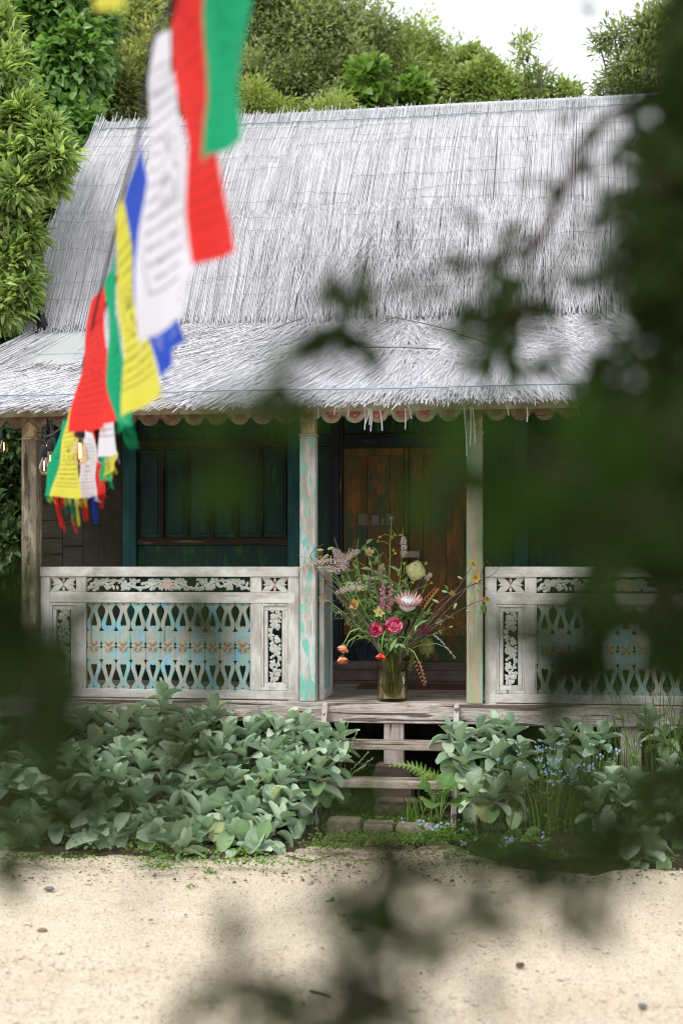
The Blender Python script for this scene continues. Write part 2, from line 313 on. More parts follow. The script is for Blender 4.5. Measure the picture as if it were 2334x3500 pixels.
hh = T.math('ADD', T.math('MULTIPLY', vo.outputs['Distance'], -1.0), T.math('MULTIPLY', mid, 2.5))
M['gravel'] = T.end(T.bsdf(col, .95, T.bump(hh, .5, .012), .15))
T = NT('garden_soil'); v = T.coord((1, 1, 1), False); a1 = T.noise(v, 6, 6, .7); b1 = T.noise(v, 70, 4, .7)
col = T.mix(T.ramp(b1, .3, .7), (.05, .036, .026, 1), (.13, .1, .075, 1)); col = T.mix(T.ramp(a1, .56, .64), col, (.05, .075, .022, 1)); col = T.mix(T.ramp(b1, .66, .7), col, (.36, .3, .23, 1))
M['soil'] = T.end(T.bsdf(col, .95, T.bump(T.math('ADD', a1, b1), .9, .03), .1))
M['stone'] = weathered('mossy_concrete', (.3, .25, .2), (.22, .18, .15), 'x', [((.1, .1, .05), (.08, .09, .045), (9, 9, 9), .57, .07)], .66, fine=.5)
M['pinkstone'] = weathered('pinkish_footing_stone', (.24, .17, .15), (.17, .12, .105), 'x', [((.3, .24, .2), (.26, .2, .17), (14, 14, 14), .6, .05)], .66, fine=.4)
M['pebble'] = simple('pebbles', (.3, .22, .16), (.1, .075, .06), 6)
M['debris'] = simple('leaf_litter', (.13, .075, .04), (.045, .03, .02), 9)
M['twig'] = simple('dry_twig', (.11, .075, .05), (.06, .04, .03), 60)
M['hose'] = simple('black_hose', (.012, .015, .018), None, 20, .4, 0, .5)
M['mat'] = simple('brown_door_mat', (.12, .05, .03), (.075, .032, .02), 150, .95, .8)
# plants
def silver(name, c1, c2):
    T = NT(name); oi = T.n('ObjectInfo'); n = T.noise(T.coord((22, 22, 22)), 1, 4); col = T.mix(oi.outputs['Random'], c4(c1), c4(c2))
    col = T.mix(T.ramp(oi.outputs['Random'], .978, .985), col, (.42, .44, .2, 1))
    col = T.mix(T.ramp(n, .3, .75), col, T.mix(1., col, (.8, .85, .72, 1), 'MULTIPLY'))
    b = T.bsdf(col, .65, T.bump(n, .15, .004), .25); b.node.inputs['Sheen Weight'].default_value = .25; b.node.inputs['Sheen Roughness'].default_value = .4
    tr = T.n('BsdfTranslucent'); T.l(T.mix(1., col, (.8, 1.1, .5, 1), 'MULTIPLY'), tr.inputs['Color'])
    m = T.n('MixShader'); m.inputs[0].default_value = .18; T.l(b, m.inputs[1]); T.l(tr.outputs[0], m.inputs[2]); return T.end(m.outputs[0])
M['silver'] = silver('silver_green_leaf', (.27, .4, .28), (.58, .68, .54))
M['silver_old'] = silver('older_green_leaf', (.14, .25, .1), (.34, .46, .26))
M['silver_stem'] = simple('pale_stem', (.2, .2, .12), (.15, .13, .08), 60)
M['bark'] = simple('grey_bark', (.12, .1, .08), (.06, .05, .04), 14, .9, .6)
M['bark_dark'] = simple('dark_bark', (.05, .034, .024), (.03, .02, .015), 14, .9, .6, .05)
M['f_lance'] = foliage('pale_lance_leaf', (.1, .19, .05), (.6, .74, .26), None, .35, .42, .5)
M['f_ivy'] = foliage('glossy_round_leaf', (.09, .22, .045), (.34, .52, .17), None, .3, .42, .5)
M['f_olive'] = foliage('olive_small_leaf', (.13, .17, .06), (.6, .64, .28), (.42, .26, .06), .4, .42)
M['f_dark'] = foliage('dense_dark_leaf', (.1, .14, .055), (.54, .6, .28), (.56, .62, .26), .35, .42)
M['f_mid'] = foliage('mid_green_leaf', (.12, .18, .05), (.58, .68, .24), None, .35, .42)
M['f_lime'] = foliage('lime_young_leaf', (.13, .27, .045), (.3, .42, .1), None, .4, .4)
M['f_yellow'] = foliage('yellow_green_shoot', (.3, .38, .09), (.5, .54, .18), None, .5, .4)
M['f_wall'] = foliage('dark_vine_leaf', (.06, .12, .04), (.15, .24, .09), None, .4, .35)  # deeper green than the round ivy leaf
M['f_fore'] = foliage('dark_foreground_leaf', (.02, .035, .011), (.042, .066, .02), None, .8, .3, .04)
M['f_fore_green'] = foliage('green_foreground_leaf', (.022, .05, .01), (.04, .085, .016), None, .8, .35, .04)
M['f_fern'] = foliage('lime_fern', (.2, .36, .06), (.3, .46, .1), None, .5, .4)
M['f_broad'] = foliage('broad_green_leaf', (.08, .17, .035), (.14, .26, .06), None, .5, .3)
M['f_grass'] = foliage('grass_blade', (.09, .19, .03), (.2, .33, .07), None, .5, .4)
M['f_cover'] = foliage('clover_leaf', (.1, .22, .03), (.2, .34, .06), None, .5, .35)
# ------------------------------------------------------------------ ground
ZD = CAMZ - 0.912                                   # deck top
def patch(name, x0, x1, y0, y1, nx, ny, zf, mat, keep=None):
    xs, ys = np.linspace(x0, x1, nx + 1), np.linspace(y0, y1, ny + 1); X, Y = np.meshgrid(xs, ys); Z = zf(X, Y)
    V = np.stack([X, Y, Z], -1).reshape(-1, 3); i = np.arange((nx + 1) * (ny + 1)).reshape(ny + 1, nx + 1)
    Q = np.stack([i[:-1, :-1], i[:-1, 1:], i[1:, 1:], i[1:, :-1]], -1).reshape(-1, 4)
    if keep is not None: cc = V[Q].mean(1); Q = Q[keep(cc[:, 0], cc[:, 1])]
    return tag(link(name, np_mesh(name, V, Q, smooth=True), None, mat), kind='structure')
def wob(X, Y, k=1.0): return np.sin(X * 2.1 * k + 1.3) * np.sin(Y * 1.7 * k + .4) + .5 * np.sin(X * 5.3 * k + Y * 3.9 * k)
g = MB(); R_ = 300
g.add([(-R_, -R_, -.03), (R_, -R_, -.03), (R_, R_, -.03), (-R_, R_, -.03)], [(0, 1, 2, 3)]); tag(g.build('ground', M['soil']), kind='structure')
patch('gravel_yard', -7, 9, -16, 0.6, 160, 166, lambda X, Y: .009 * wob(X, Y, 1.6) + .004 * wob(X + 3, Y, 5) - .008, M['gravel'])
EDGE = lambda x: -1.46 + .06 * np.sin(x * 2.7 + .5) + .05 * np.sin(x * 6.1) + .03 * np.sin(x * 13) + .34 * np.exp(-((x - .62) / .55) ** 4)
patch('garden_bed', -6.5, 8, -1.9, 8, 290, 200, lambda X, Y: -.008 + .07 * np.clip((Y - EDGE(X)) / .5, 0, 1) * np.where((X > .1) & (X < 1.2) & (Y > -1.2), .25, 1) + .012 * wob(X, Y, 3) * np.clip((Y - EDGE(X)) / .3, 0, 1), M['soil'], lambda x, y: y > EDGE(x))

# ------------------------------------------------------------------ the house
XL_POST, X1, X2 = HX(112), HX(1056.5), HX(1622)
XM = (X1 + X2) / 2; XR_POST = 2 * XM - XL_POST
house = thing('wooden_house', 'old carved wooden house with bleached reed roof, turquoise porch posts and pale railings', 'house', (XM, .6, 0))
def mir(x, m): return 2 * XM - x if m else x
# deck, sill beam, props
YB = -.07
b = MB(); b.box(XL_POST - .22, XR_POST + .22, YB, .075, ZD - .142, ZD - .004); sill = b.build('sill_beam', M['beam'], house, bevel=.008, label='cracked pale grey sill beam under the porch edge')
deck = MB().box(XL_POST - .2, XR_POST + .2, .08, 1.30, ZD - .07, ZD - .035).build('deck', M['deck'], house)
y = .079; k = 0
while y < 1.28:
    w = .118 + .02 * random.random(); MB().box(XL_POST - .2, XR_POST + .2, y, min(y + w - .004, 1.3), ZD - .034, ZD - .002 + random.uniform(-.002, .002)).build('plank', M['deck'], deck, bevel=.003); y += w
for px in (1346,): pass
pxs = [HX(1346, -.02), XL_POST, XR_POST, XL_POST + .95, XR_POST - .95]
for i, x in enumerate(pxs): MB().box(x - .066, x + .066, -.05, .07, HZ(2606, -.02), ZD - .143).build('prop', M['beam_z'], house, bevel=.006)
for i, x in enumerate(pxs):
    def st(u, v, x=x): return None
    q = MB(); z1 = HZ(2607, -.02); q.box(x - .13, x + .13, -.16, .14, -.02, z1 - .001); q.build('footing_stone', M['pinkstone'], house, bevel=.03)
# posts
def post(x, mat, w=.108):
    p = MB(); zt = HZ(1492); p.box(x - w / 2, x + w / 2, -.068, .042, ZD - .003, zt); o = p.build('post', mat, house, bevel=.006)
    q = MB(); q.box(x - w / 2 + .002, x + w / 2 - .002, -.062, .036, zt + .01, HZ(1396)); q.box(x - w / 2 - .008, x + w / 2 + .008, -.075, .048, zt, zt + .012)
    q.build('capital', M['capital'], o, bevel=.003); return o
post(X1, M['post'])['label'] = 'porch post with peeling turquoise paint beside the open gate'
post(X2, M['post_green'])['label'] = 'porch post with green and ochre streaks right of the vase'
post(XL_POST, M['post_dim'])['label'] = 'bare grey corner post with dark blotches at the left'
post(XR_POST, M['post_dim'])
b = MB(); b.box(XL_POST - .45, XR_POST + .45, -.05, .04, HZ(1396) + .001, HZ(1396) + .09); b.build('eave_beam', M['eave'], house, bevel=.004)

# ------------------------------------------------------------------ railings
PXM = (HX(1023) - HX(140)) / 883.0                    # metres per photo pixel along the railing
def rz(py): return HZ(py, 0.0, 600)
def fret_mesh():
    s = PXM / 6.03; R = [(118, 185), (132, 190), (150, 225), (118, 258), (88, 295), (68, 345), (78, 405), (100, 470), (130, 540), (150, 610), (150, 660), (136, 712), (98, 768), (151, 771), (151, 985), (143, 1010), (122, 1035), (150, 1062), (122, 1105), (143, 1125), (151, 1145), (151, 1362), (104, 1366), (130, 1400), (150, 1460), (149, 1510), (136, 1575), (106, 1650), (78, 1730), (63, 1800), (78, 1845), (112, 1888), (150, 1922), (120, 1952), (120, 1966)]
    z0 = 1966; L = [(-x, y) for x, y in reversed(R)]
    h1 = [(0, 375), (24, 455), (52, 560), (62, 615), (58, 650), (44, 668), (24, 668), (10, 655), (0, 662)]; h1 += [(-x, y) for x, y in reversed(h1[1:-1])]
    h2 = [(0, 1482), (10, 1464), (30, 1456), (52, 1462), (63, 1488), (58, 1540), (34, 1630), (12, 1710), (0, 1752)]; h2 += [(-x, y) for x, y in reversed(h2[1:-1])]
    d1 = [(0, 192), (20, 215), (0, 238), (-20, 215)]; d2 = [(0, 1902), (20, 1925), (0, 1948), (-20, 1925)]
    kz = (rz(2061) - rz(2357)) / (1966 - 185) / s
    return outline_mesh([[(x * s, (z0 - y) * s * kz) for x, y in lp] for lp in (R + L, h1, h2, d1, d2)], .018, .0015)
FRET = fret_mesh(); FRET.materials.append(M['fret'])
def rosette_mesh(r):
    m = MB(); m.mi = 1
    for i in range(4):
        a = i * math.pi / 2; m.petal((0, 0, 0), (math.cos(a), 0, math.sin(a)), (0, -1, 0), r, r * .5, .16, .62)
    m.mi = 0
    for i in range(4):
        a = i * math.pi / 2 + .86 if i % 2 == 0 else i * math.pi / 2 + .71; m.petal((0, -.003, 0), (math.cos(a), 0, math.sin(a)), (0, -1, 0), r * .86, r * .36, .24, .6)
    m.lathe([(0, -.012), (r * .12, -.011), (r * .17, -.004)], (0, 0, 0), 8, Matrix.Rotation(-math.pi / 2, 3, 'X').inverted())
    me = m.mesh('rosette', True); me.materials.append(M['ros_red']); me.materials.append(M['ros_green']); return me
ROS = rosette_mesh(.05)
def flower_panel(w, h):                                # four big white petals, pink buds between
    m = MB(); th = math.atan2(h, w)
    for a in (th, math.pi - th, math.pi + th, -th): m.petal((0, 0, 0), (math.cos(a), 0, math.sin(a)), (0, -1, 0), math.hypot(w, h) * .54, h * .48, .1, .55)
    m.mi = 1
    for a, L in ((0, w * .48), (math.pi, w * .48), (math.pi / 2, h * .52), (-math.pi / 2, h * .52)):
        d = Vector((math.cos(a), 0, math.sin(a))); m.petal(d * (L * .2), d, (0, -1, 0), L * .8, h * .24, .2, .66)
    m.lathe([(0, -.016), (h * .1, -.014), (h * .15, -.004)], (0, 0, 0), 10, Matrix.Rotation(-math.pi / 2, 3, 'X').inverted())
    me = m.mesh('flower_panel', True); me.materials.append(M['carve']); me.materials.append(M['carve_pink']); return me
def scroll(w, h, waves, seed, vertical=False, centre=True):   # openwork vine: winding stem, curls, flowers, leaves
    R = random.Random(seed); m = MB(); n = 60; lo = -w / 2; A = h * .3
    def put(x, z): return Vector((z, 0, x)) if vertical else Vector((x, 0, z))
    def sweep(pts, r0, r1):
        k = len(pts); m.tube([put(*p) for p in pts], [r0 + (r1 - r0) * i / (k - 1) for i in range(k)], 5)
    halves = [(-w / 2, 0, 1), (0, w / 2, -1)] if centre else [(-w / 2, w / 2, 1)]
    for a, bx, sg in halves:
        L = bx - a; ph = 0 if sg > 0 else math.pi; N = waves
        f = lambda x: -A * .9 * math.cos(math.pi * N * (x - a) / L + (0 if sg > 0 else math.pi * N)) * 1.0
        sweep([(a + L * i / n, f(a + L * i / n)) for i in range(n + 1)], h * .085, h * .085)
        for j in range(N):
            xc = a + L * (j + .5 + (.03 if sg > 0 else -.03)) / N; up = 1 if f(xc - sg * L / N * .4) < 0 else -1
            for q, (zc, ss) in enumerate(((up * h * .14, 1), (-up * h * .16, -1))):
                r0 = h * (.3 if q == 0 else .22); xx = xc + (sg * L / N * .22 if q else -sg * L / N * .1)
                sp = [(xx + r0 * (1 - t * .62) * math.cos(ss * (t * 5.4) + 2.2), zc + r0 * (1 - t * .62) * math.sin(ss * (t * 5.4) + 2.2) * .95) for t in [i / 14 for i in range(15)]]
                sweep(sp, h * .075, h * .045)
                for e in range(5):
                    an = e * 1.257 + R.random(); m.petal(put(xx, zc) + Vector((0, -.004, 0)), put(math.cos(an), math.sin(an)), (0, -1, 0), h * (.3 if q == 0 else .24), h * .19, .2, .6)
            for e in range(30):
                x = xc + L / N * (R.random() - .5); z = f(x) * .3 + h * .8 * (R.random() - .5); an = R.random() * 6.28; L2 = h * (.24 + .16 * R.random())
                zz = max(-h * .42, min(h * .42, z + L2 * math.sin(an))) - L2 * math.sin(an)
                m.petal(put(x, zz), put(math.cos(an), math.sin(an)), (0, -1, 0), L2, h * .2, .2, .55)
    if centre:
        m.mi = 1
        for i in range(10): an = i * math.pi / 5; m.petal(put(0, 0) + Vector((0, -.008, 0)), put(math.cos(an), math.sin(an)), (0, -1, 0), h * .46, h * .22, .18, .66)
        m.lathe([(0, -.02), (h * .13, -.018), (h * .17, -.006)], (0, 0, 0), 10, Matrix.Rotation(-math.pi / 2, 3, 'X').inverted())
    V = np.array(m.v); lim = np.array([h / 2, 1, w / 2]) if vertical else np.array([w / 2, 1, h / 2]); V = np.clip(V, -lim, lim); m.v = [tuple(v) for v in V]
    me = m.mesh('scroll', True); me.materials.append(M['carve']); me.materials.append(M['carve_pink']); return me
def railing(x0, m, label, boards=11):
    yf, yb = -.012, .034; X = lambda px: x0 + (px - 140) * PXM if not m else x0 - (px - 140) * PXM
    # the railing itself is its top rail's mesh; the rest are its pieces
    def bx(a, c, z0, z1, name, mat, par, y0=yf, y1=yb, bev=.004):
        xa, xc = sorted((X(a), X(c))); return MB().box(xa, xc, y0, y1, rz(z1), rz(z0)).build(name, mat, par, bevel=bev)
    top = bx(140, 1023, 1937, 1971, 'railing', M['white_x'], house, yf - .008, yb + .006); top['label'] = label
    for a, c, z0, z1 in ((174, 1009, 2024, 2061), (174, 1009, 2356, 2386)): bx(a, c, z0 + .3, z1 - .3, 'rail', M['white_x'], top)
    for a, c, z0, z1 in ((141, 174, 1971, 2390), (986, 1023, 1971, 2392), (266, 300, 1971.3, 2024), (859.5, 897, 1971.3, 2024), (266, 300, 2061, 2356), (864, 897, 2061, 2356)):
        bx(a, c, z0, z1, 'stile', M['white_z'], top, yf + .002)
    bx(859, 863.7, 2061, 2356, 'batten', M['white_z'], top, yf + .006, yb)
    # frames round the small panels
    for a, c in ((174, 266), (897, 986)):
        for r in ((a + .2, c - .2, 2061.2, 2070), (a + .2, c - .2, 2345, 2355.8), (a + .2, a + 8, 2070.2, 2344.8), (c - 8, c - .2, 2070.2, 2344.8)): bx(*r, 'frame_strip', M['white_z'], top, yf + .004, yb)
        for r in ((a + 8.2, c - 8.2, 2070.2, 2086), (a + 8.2, c - 8.2, 2329, 2344.6), (a + 8.2, a + 21, 2086.2, 2328.8), (c - 21, c - 8.2, 2086.2, 2328.8)): bx(*r, 'frame_strip', M['white_z'], top, yf + .014, yb - .004)
        w, h = (c - a - 41.5) * PXM, rz(2086) - rz(2329)
        me = scroll(h, w, 3, 11 + int(a), True, False); link('carved_panel', me, top, None, ((X(a) + X(c)) / 2, .008, (rz(2086) + rz(2329)) / 2))
        for zz in (2026 - 3.6,): bx(a + .2, c - .2, zz - 2, zz + 1.4, 'frame_strip', M['white_x'], top, yf + .004, yb)
        bx(a + .2, c - .2, 1971.2, 1974.6, 'frame_strip', M['white_x'], top, yf + .004, yb)
        fw, fh = (c - a - 3) * PXM, rz(1975) - rz(2021); link('flower_panel', flower_panel(fw, fh), top, None, ((X(a) + X(c)) / 2, .006, (rz(1975) + rz(2021)) / 2))
    link('carved_scroll', scroll((859.5 - 300) * PXM, rz(1972) - rz(2023), 3, 5), top, None, ((X(300) + X(859.5)) / 2, .01, (rz(1972) + rz(2023)) / 2))
    pit = (859 - 300.5) / boards
    for i in range(boards):
        xx = X(300.5 + pit * (i + .5)); link('baluster', FRET, top, None, (xx, .012, rz(2357)))
        o = link('rosette', ROS, top, None, (xx, .001, rz(2209))); o.scale = (1, 1, 1)
    return top
railing(HX(140), False, 'carved whitewashed railing with blue fretwork boards left of the vase')
railing(2 * XM - HX(140), True, 'carved whitewashed railing with blue fretwork boards behind forget-me-nots at right')
# open gate, swung inward from the turquoise post
gx, gy0, gy1 = X1 + .075, .06, .52
b = MB(); b.box(gx - .018, gx + .018, gy0, gy1, rz(1971), rz(1937)); gate = b.build('gate', M['white_x'], house, bevel=.004, label='narrow carved gate folded inward behind the turquoise post')
for z0, z1 in ((2024, 2061), (2356, 2388)): MB().box(gx - .016, gx + .016, gy0 + .051, gy1 - .051, rz(z1), rz(z0)).build('rail', M['white_x'], gate, bevel=.003)
for ya, yc in ((gy0, gy0 + .05), (gy1 - .05, gy1)): MB().box(gx - .016, gx + .016, ya, yc, rz(2388), rz(1971.2)).build('stile', M['white_z'], gate, bevel=.003)
for i in range(4):
    o = link('baluster', FRET, gate, None, (gx, gy0 + .095 + i * .09, rz(2357))); o.rotation_euler.z = math.pi / 2; o.scale = (.85, 1, 1)
MB().box(gx - .01, gx + .01, gy0 + .051, gy1 - .051, rz(2023.6), rz(1971.5)).build('panel', M['carve'], gate)

# ------------------------------------------------------------------ valance
def scallop_mesh(r):
    n = 14; arc = [(-r, 0)] + [(r * 1.0 * -math.cos(math.pi * i / n) * .9, -r * .86 * math.sin(math.pi * i / n)) for i in range(n + 1)] + [(r, 0)]
    arc = [(-r, .004), (-r, -.012), (-r * .97, -.03), (-r * .9, -.012)] + [(-r * .86 * math.cos(math.pi * i / n), -.008 - r * .8 * math.sin(math.pi * i / n)) for i in range(1, n)] + [(r * .9, -.012), (r * .97, -.03), (r, -.012), (r, .004)]
    return outline_mesh([arc[::-1]], .02, .001)
def half_flower(r, mats):
    m = MB()
    for i in range(7):
        a = math.pi + math.pi * (i + .5) / 7; m.petal((0, 0, 0), (math.cos(a), 0, math.sin(a)), (0, -1, 0), r, r * .42, .14, .66)
    m.mi = 1; m.lathe([(0, -.01), (r * .3, -.009), (r * .36, -.002)], (0, 0, 0), 10, Matrix.Rotation(-math.pi / 2, 3, 'X').inverted())
    me = m.mesh('half_flower', True)
    for q in mats: me.materials.append(q)
    return me
pitch = 75.6 * PXM; zv0, zv1 = HZ(1416), HZ(1394)
val = MB().box(XL_POST - .45, XR_POST + .45, -.1, -.078, zv0, zv1 + .03).build('valance', M['valance'], house, bevel=.003, label='scalloped valance board with faded red half flowers under the eave')
sm = [scallop_mesh(pitch / 2) for _ in range(2)]; sm[0].materials.append(M['valance']); sm[1].materials.append(M['valance_brown'])
hf = [half_flower(.047, (M['petal_red'], M['valance'])), half_flower(.044, (M['petal_brown'], M['valance_brown']))]
x = HX(1061) - pitch * 16
while x < XR_POST + .42:
    if x > XL_POST - .42:
        t = 0 if (X1 - .5 < x < X2 - .02) else 1
        link('scallop', sm[t], val, None, (x, -.09, zv0 - .003)); o = link('half_flower', hf[t], val, None, (x, -.1025, zv0 - .004)); o.rotation_euler.y = random.uniform(-.06, .06)
    x += pitch

# ------------------------------------------------------------------ back wall of the porch
YW = 1.32
def wz(py): return HZ(py, YW)
def wx(px): return HX(px, YW)
wall = MB().box(wx(142), mir(wx(142), 1), YW + .03, YW + .08, ZD - .1, 3.35).build('wall', M['plank_dark'], house, label='dark timber front wall behind the porch')
def rect(a, c, z0, z1, mat, name, y0=0.0, y1=.028, m=False, par=None, bev=.003):
    xa, xc = sorted((mir(wx(a), m), mir(wx(c), m))); return MB().box(xa, xc, YW + y0, YW + y1, wz(z1), wz(z0)).build(name, M[mat], par or wall, bevel=bev)
for m in (False, True):
    # weathered boards at the far end of the wall
    for i, (a, c) in enumerate(((143, 215), (217, 285), (287, 345))): rect(a, c, 1775, 2335, 'plank_x', 'board', -.004 * i, .029, m)
    rect(143, 345, 1672, 1700, 'plank_x', 'board', -.03, .02, m); rect(143, 345, 1400, 1670, 'plank_x', 'board', .005, .029, m); rect(143, 345, 1702, 1773, 'plank_x', 'board', .0, .029, m)
    rect(347, 421, 1380, 2335, 'plank_dark', 'plank', -.025, .029, m)
    # shuttered window: teal jambs, brown rails and stiles, green panels
    rect(424, 470, 1380, 2335, 'teal', 'jamb', -.04, .029, m); rect(986, 1030, 1380, 2335, 'teal', 'jamb', -.04, .029, m)
    win = rect(471, 985, 1838, 1862, 'mould_x', 'window', -.012, .029, m)
    win['label'] = 'dark green shuttered window with six tall panels ' + ('right' if m else 'left') + ' of the door'
    rect(471, 985, 1500, 1528, 'mould_x', 'frame', -.012, .029, m, win); rect(471, 985, 1380, 1499, 'panel', 'panel', .01, .029, m, win); rect(471, 985, 1863, 2335, 'panel', 'panel', .008, .029, m, win)
    rect(473, 983, 1498, 1503, 'mould_x', 'moulding', -.02, -.0125, m, win); rect(473, 983, 1524, 1528, 'mould_x', 'moulding', -.02, -.0125, m, win); rect(473, 983, 1839, 1843, 'mould_x', 'moulding', -.02, -.0125, m, win)
    edges = [471, 556, 639, 725, 809, 893, 985]
    for i in range(6):
        a, c = edges[i], edges[i + 1]; rect(a + 6, c - 7, 1529, 1837, 'panel', 'panel', .012, .029, m, win, .006); rect(a + 15, c - 16, 1545, 1822, 'panel', 'raised_panel', .002, .0115, m, win, .006)
        if i: rect(a - 6, a + 5, 1529, 1837, 'mould', 'stile', -.008, .029, m, win); rect(a - 6, a - 3, 1529, 1837, 'mould', 'moulding', -.015, -.0085, m, win, .001); rect(a + 2, a + 5, 1529, 1837, 'mould', 'moulding', -.015, -.0085, m, win, .001)
    # narrow panel and door pillar
    rect(1031, 1130, 1380, 1488, 'panel', 'panel', .01, .029, m); rect(1031, 1130, 1489, 1526, 'navy', 'crossbar', -.012, .029, m); rect(1031, 1130, 1527, 2255, 'panel', 'panel', .01, .029, m)
    rect(1131, 1141, 1380, 2255, 'mould', 'moulding', -.02, .029, m); rect(1142, 1160, 1380, 2255, 'navy', 'pillar', -.035, .029, m); rect(1161, 1172, 1380, 2255, 'mould', 'moulding', -.02, .029, m)
xr = 2 * XM - wx(1172)
def rectx(xa, xc, z0, z1, mat, name, y0=0., y1=.028, par=None, bev=.003): return MB().box(xa, xc, YW + y0, YW + y1, wz(z1), wz(z0)).build(name, M[mat], par or wall, bevel=bev)
xl = wx(1172); xmid = (xl + xr) / 2
rectx(xl + .001, xr - .001, 1497, 1527, 'navy', 'crossbar', -.015, .029); rectx(xl + .001, xr - .001, 1489, 1496.6, 'mould_x', 'moulding', -.022, .02); rectx(xl + .001, xr - .001, 1527.4, 1534, 'mould_x', 'moulding', -.022, .02)
rectx(xl + .001, xr - .001, 1380, 1488.6, 'panel', 'transom_panel', .012, .029)
for fx in (.36, .5, .64): rectx(xl + (xr - xl) * fx - .012, xl + (xr - xl) * fx + .012, 1380, 1488.4, 'mould', 'transom_bar', .0, .0115)
door = thing_d = rectx(xl + .002, xr - .002, 1534.5, 1560, 'door', 'door', .0, .02); door['label'] = 'worn green and orange double door with torn paper strips'
door.parent = house; door.location = -worigin(house)
bounds = [xl + .004]; wleaf = (xmid - .022 - xl - .004)
for fx in (.39, .77, 1): bounds.append(xl + .004 + wleaf * fx)
for s in (0, 1):
    for i in range(3):
        a, c = bounds[i] + .0015, bounds[i + 1] - .0015
        if s: a, c = xl + xr - c, xl + xr - a
        rectx(a, c, 1560.4, 2170, 'door', 'door_plank', .001 * i, .02, door, .002); rectx(a, c, 2170.5, 2255, 'door_low' if not s else 'door', 'door_plank', .001 * i + .001, .02, door, .002)
rectx(xmid - .021, xmid - .014, 1535, 2255, 'mould', 'moulding', -.016, .02, door); rectx(xmid + .014, xmid + .021, 1535, 2255, 'mould', 'moulding', -.016, .02, door); rectx(xmid - .0135, xmid + .0135, 1535, 2255, 'door', 'centre_stile', -.008, .02, door)
bo = rectx(wx(1368), wx(1434), 1885, 1906, 'bolt', 'bolt', -.05, -.012, door); rectx(wx(1380), wx(1384), 1880, 1911, 'bolt', 'bolt_staple', -.056, -.0505, door)
rectx(wx(1428), wx(1433), 1882, 1909, 'bolt', 'bolt_staple', -.056, -.0505, door)
for a, c, z0, z1 in ((1225, 1258, 1759, 1796), (1270, 1294, 1762, 1796), (1302, 1315, 1772, 1796), (1319, 1347, 1758, 1795)): rectx(wx(a), wx(c), z0, z1, 'notice', 'torn_paper', -.004, -.0015, door, 0)
for px, py in ((1237, 1634), (1272, 1633)):
    q = P(px, py, YW - .001); MB().lathe([(0, -.006), (.007, -.005), (.009, 0)], q, 8, Matrix.Rotation(math.pi / 2, 3, 'X')).build('nail_head', M['mould'], door, True)
rectx(wx(1060), mir(wx(1060), 1), 2256, 2284, 'sillb', 'sill_board', -.07, .02); rectx(wx(1060), mir(wx(1060), 1), 2285, 2320, 'sillb', 'sill_board', -.085, .02); rectx(wx(1060), mir(wx(1060), 1), 2321, 2336, 'sillb', 'sill_board', -.115, .02)
# body of the house behind, ceiling of the porch
b = MB(); b.box(wx(142), wx(142) + .06, YW + .081, 3.5, 0, 3.4); b.box(mir(wx(142), 1) - .06, mir(wx(142), 1), YW + .081, 3.5, 0, 3.4); b.box(wx(142), mir(wx(142), 1), 3.501, 3.56, 0, 3.4)
b.build('outer_wall', M['plank_dark'], house)
# ------------------------------------------------------------------ roofs
PROF = np.array([(2.42, 5.62), (1.9, 5.12), (1.35, 4.32), (1.0, 3.55)])        # (y, z) ridge to foot
XL = (P(168, 1100, 1.0).x + P(288, 420, 2.4).x) / 2; XRR = 2 * XM - XL + .9
seg = np.linalg.norm(np.diff(PROF, axis=0), axis=1); cum = np.concatenate([[0], np.cumsum(seg)]); UL = cum[-1]
def up_pt(s, off):          # s: fraction ridge to foot (may run a little past), off: height above the sheet
    d = np.asarray(s) * UL; y = np.interp(d, cum, PROF[:, 0]); z = np.interp(d, cum, PROF[:, 1])
    over = np.minimum(d, 0); y = y - over * .25; z = z - over * .97
    ex = np.maximum(d - UL, 0); y = y - ex * .45; z = z - ex * .88
    return y - off * .75, z + off * .66
LOW0, LOW1 = np.array([1.08, 3.555]), np.array([-.5, 2.715]); LLEN = np.linalg.norm(LOW1 - LOW0)
XC = HX(-150, -.5)
def low_pt(t, off): t = np.asarray(t); y = LOW0[0] + (LOW1[0] - LOW0[0]) * t; z = LOW0[1] + (LOW1[1] - LOW0[1]) * t - .05 * np.sin(np.clip(t, 0, 1) * 3.14); return y - off * .45, z + off * .89
roof = MB()
n = 12
vs = []
for x in (XL, XRR):
    for i in range(n + 1): yy, zz = up_pt(i / n, -.012); vs.append((x, float(yy), float(zz)))
roof.add(vs, [(i, i + 1, n + 2 + i, n + 1 + i) for i in range(n)])
roof.add([(XL, 2.43, 5.63), (XRR, 2.43, 5.63), (XRR, 4.1, 3.4), (XL, 4.1, 3.4)], [(0, 1, 2, 3)])
roof.add([(XL + .02, 2.42, 5.6), (XL + .02, 1.02, 3.4), (XL + .02, 4.1, 3.4)], [(0, 1, 2)])
ur = roof.build('upper_roof', M['underlay'], house, label='steep upper roof covered in bleached upright reed matting')
lr = MB(); vs = []
for x0_, x1_ in ((XL, XC), (XRR, XRR + .5)):
    for i in range(n + 1): t = i / n; yy, zz = low_pt(t, -.012); vs.append((x0_ + (x1_ - x0_) * t, float(yy), float(zz)))
lr.add(vs, [(i, i + 1, n + 2 + i, n + 1 + i) for i in range(n)])
lr.add([(XL, 1.08, 3.545), (XC, -.5, 2.7), (XC, 3.5, 2.7), (XL, 3.5, 3.49)], [(0, 1, 2, 3)])
lo = lr.build('lower_roof', M['underlay'], house, label='shallow porch roof of tangled bleached reeds with ragged fringe')
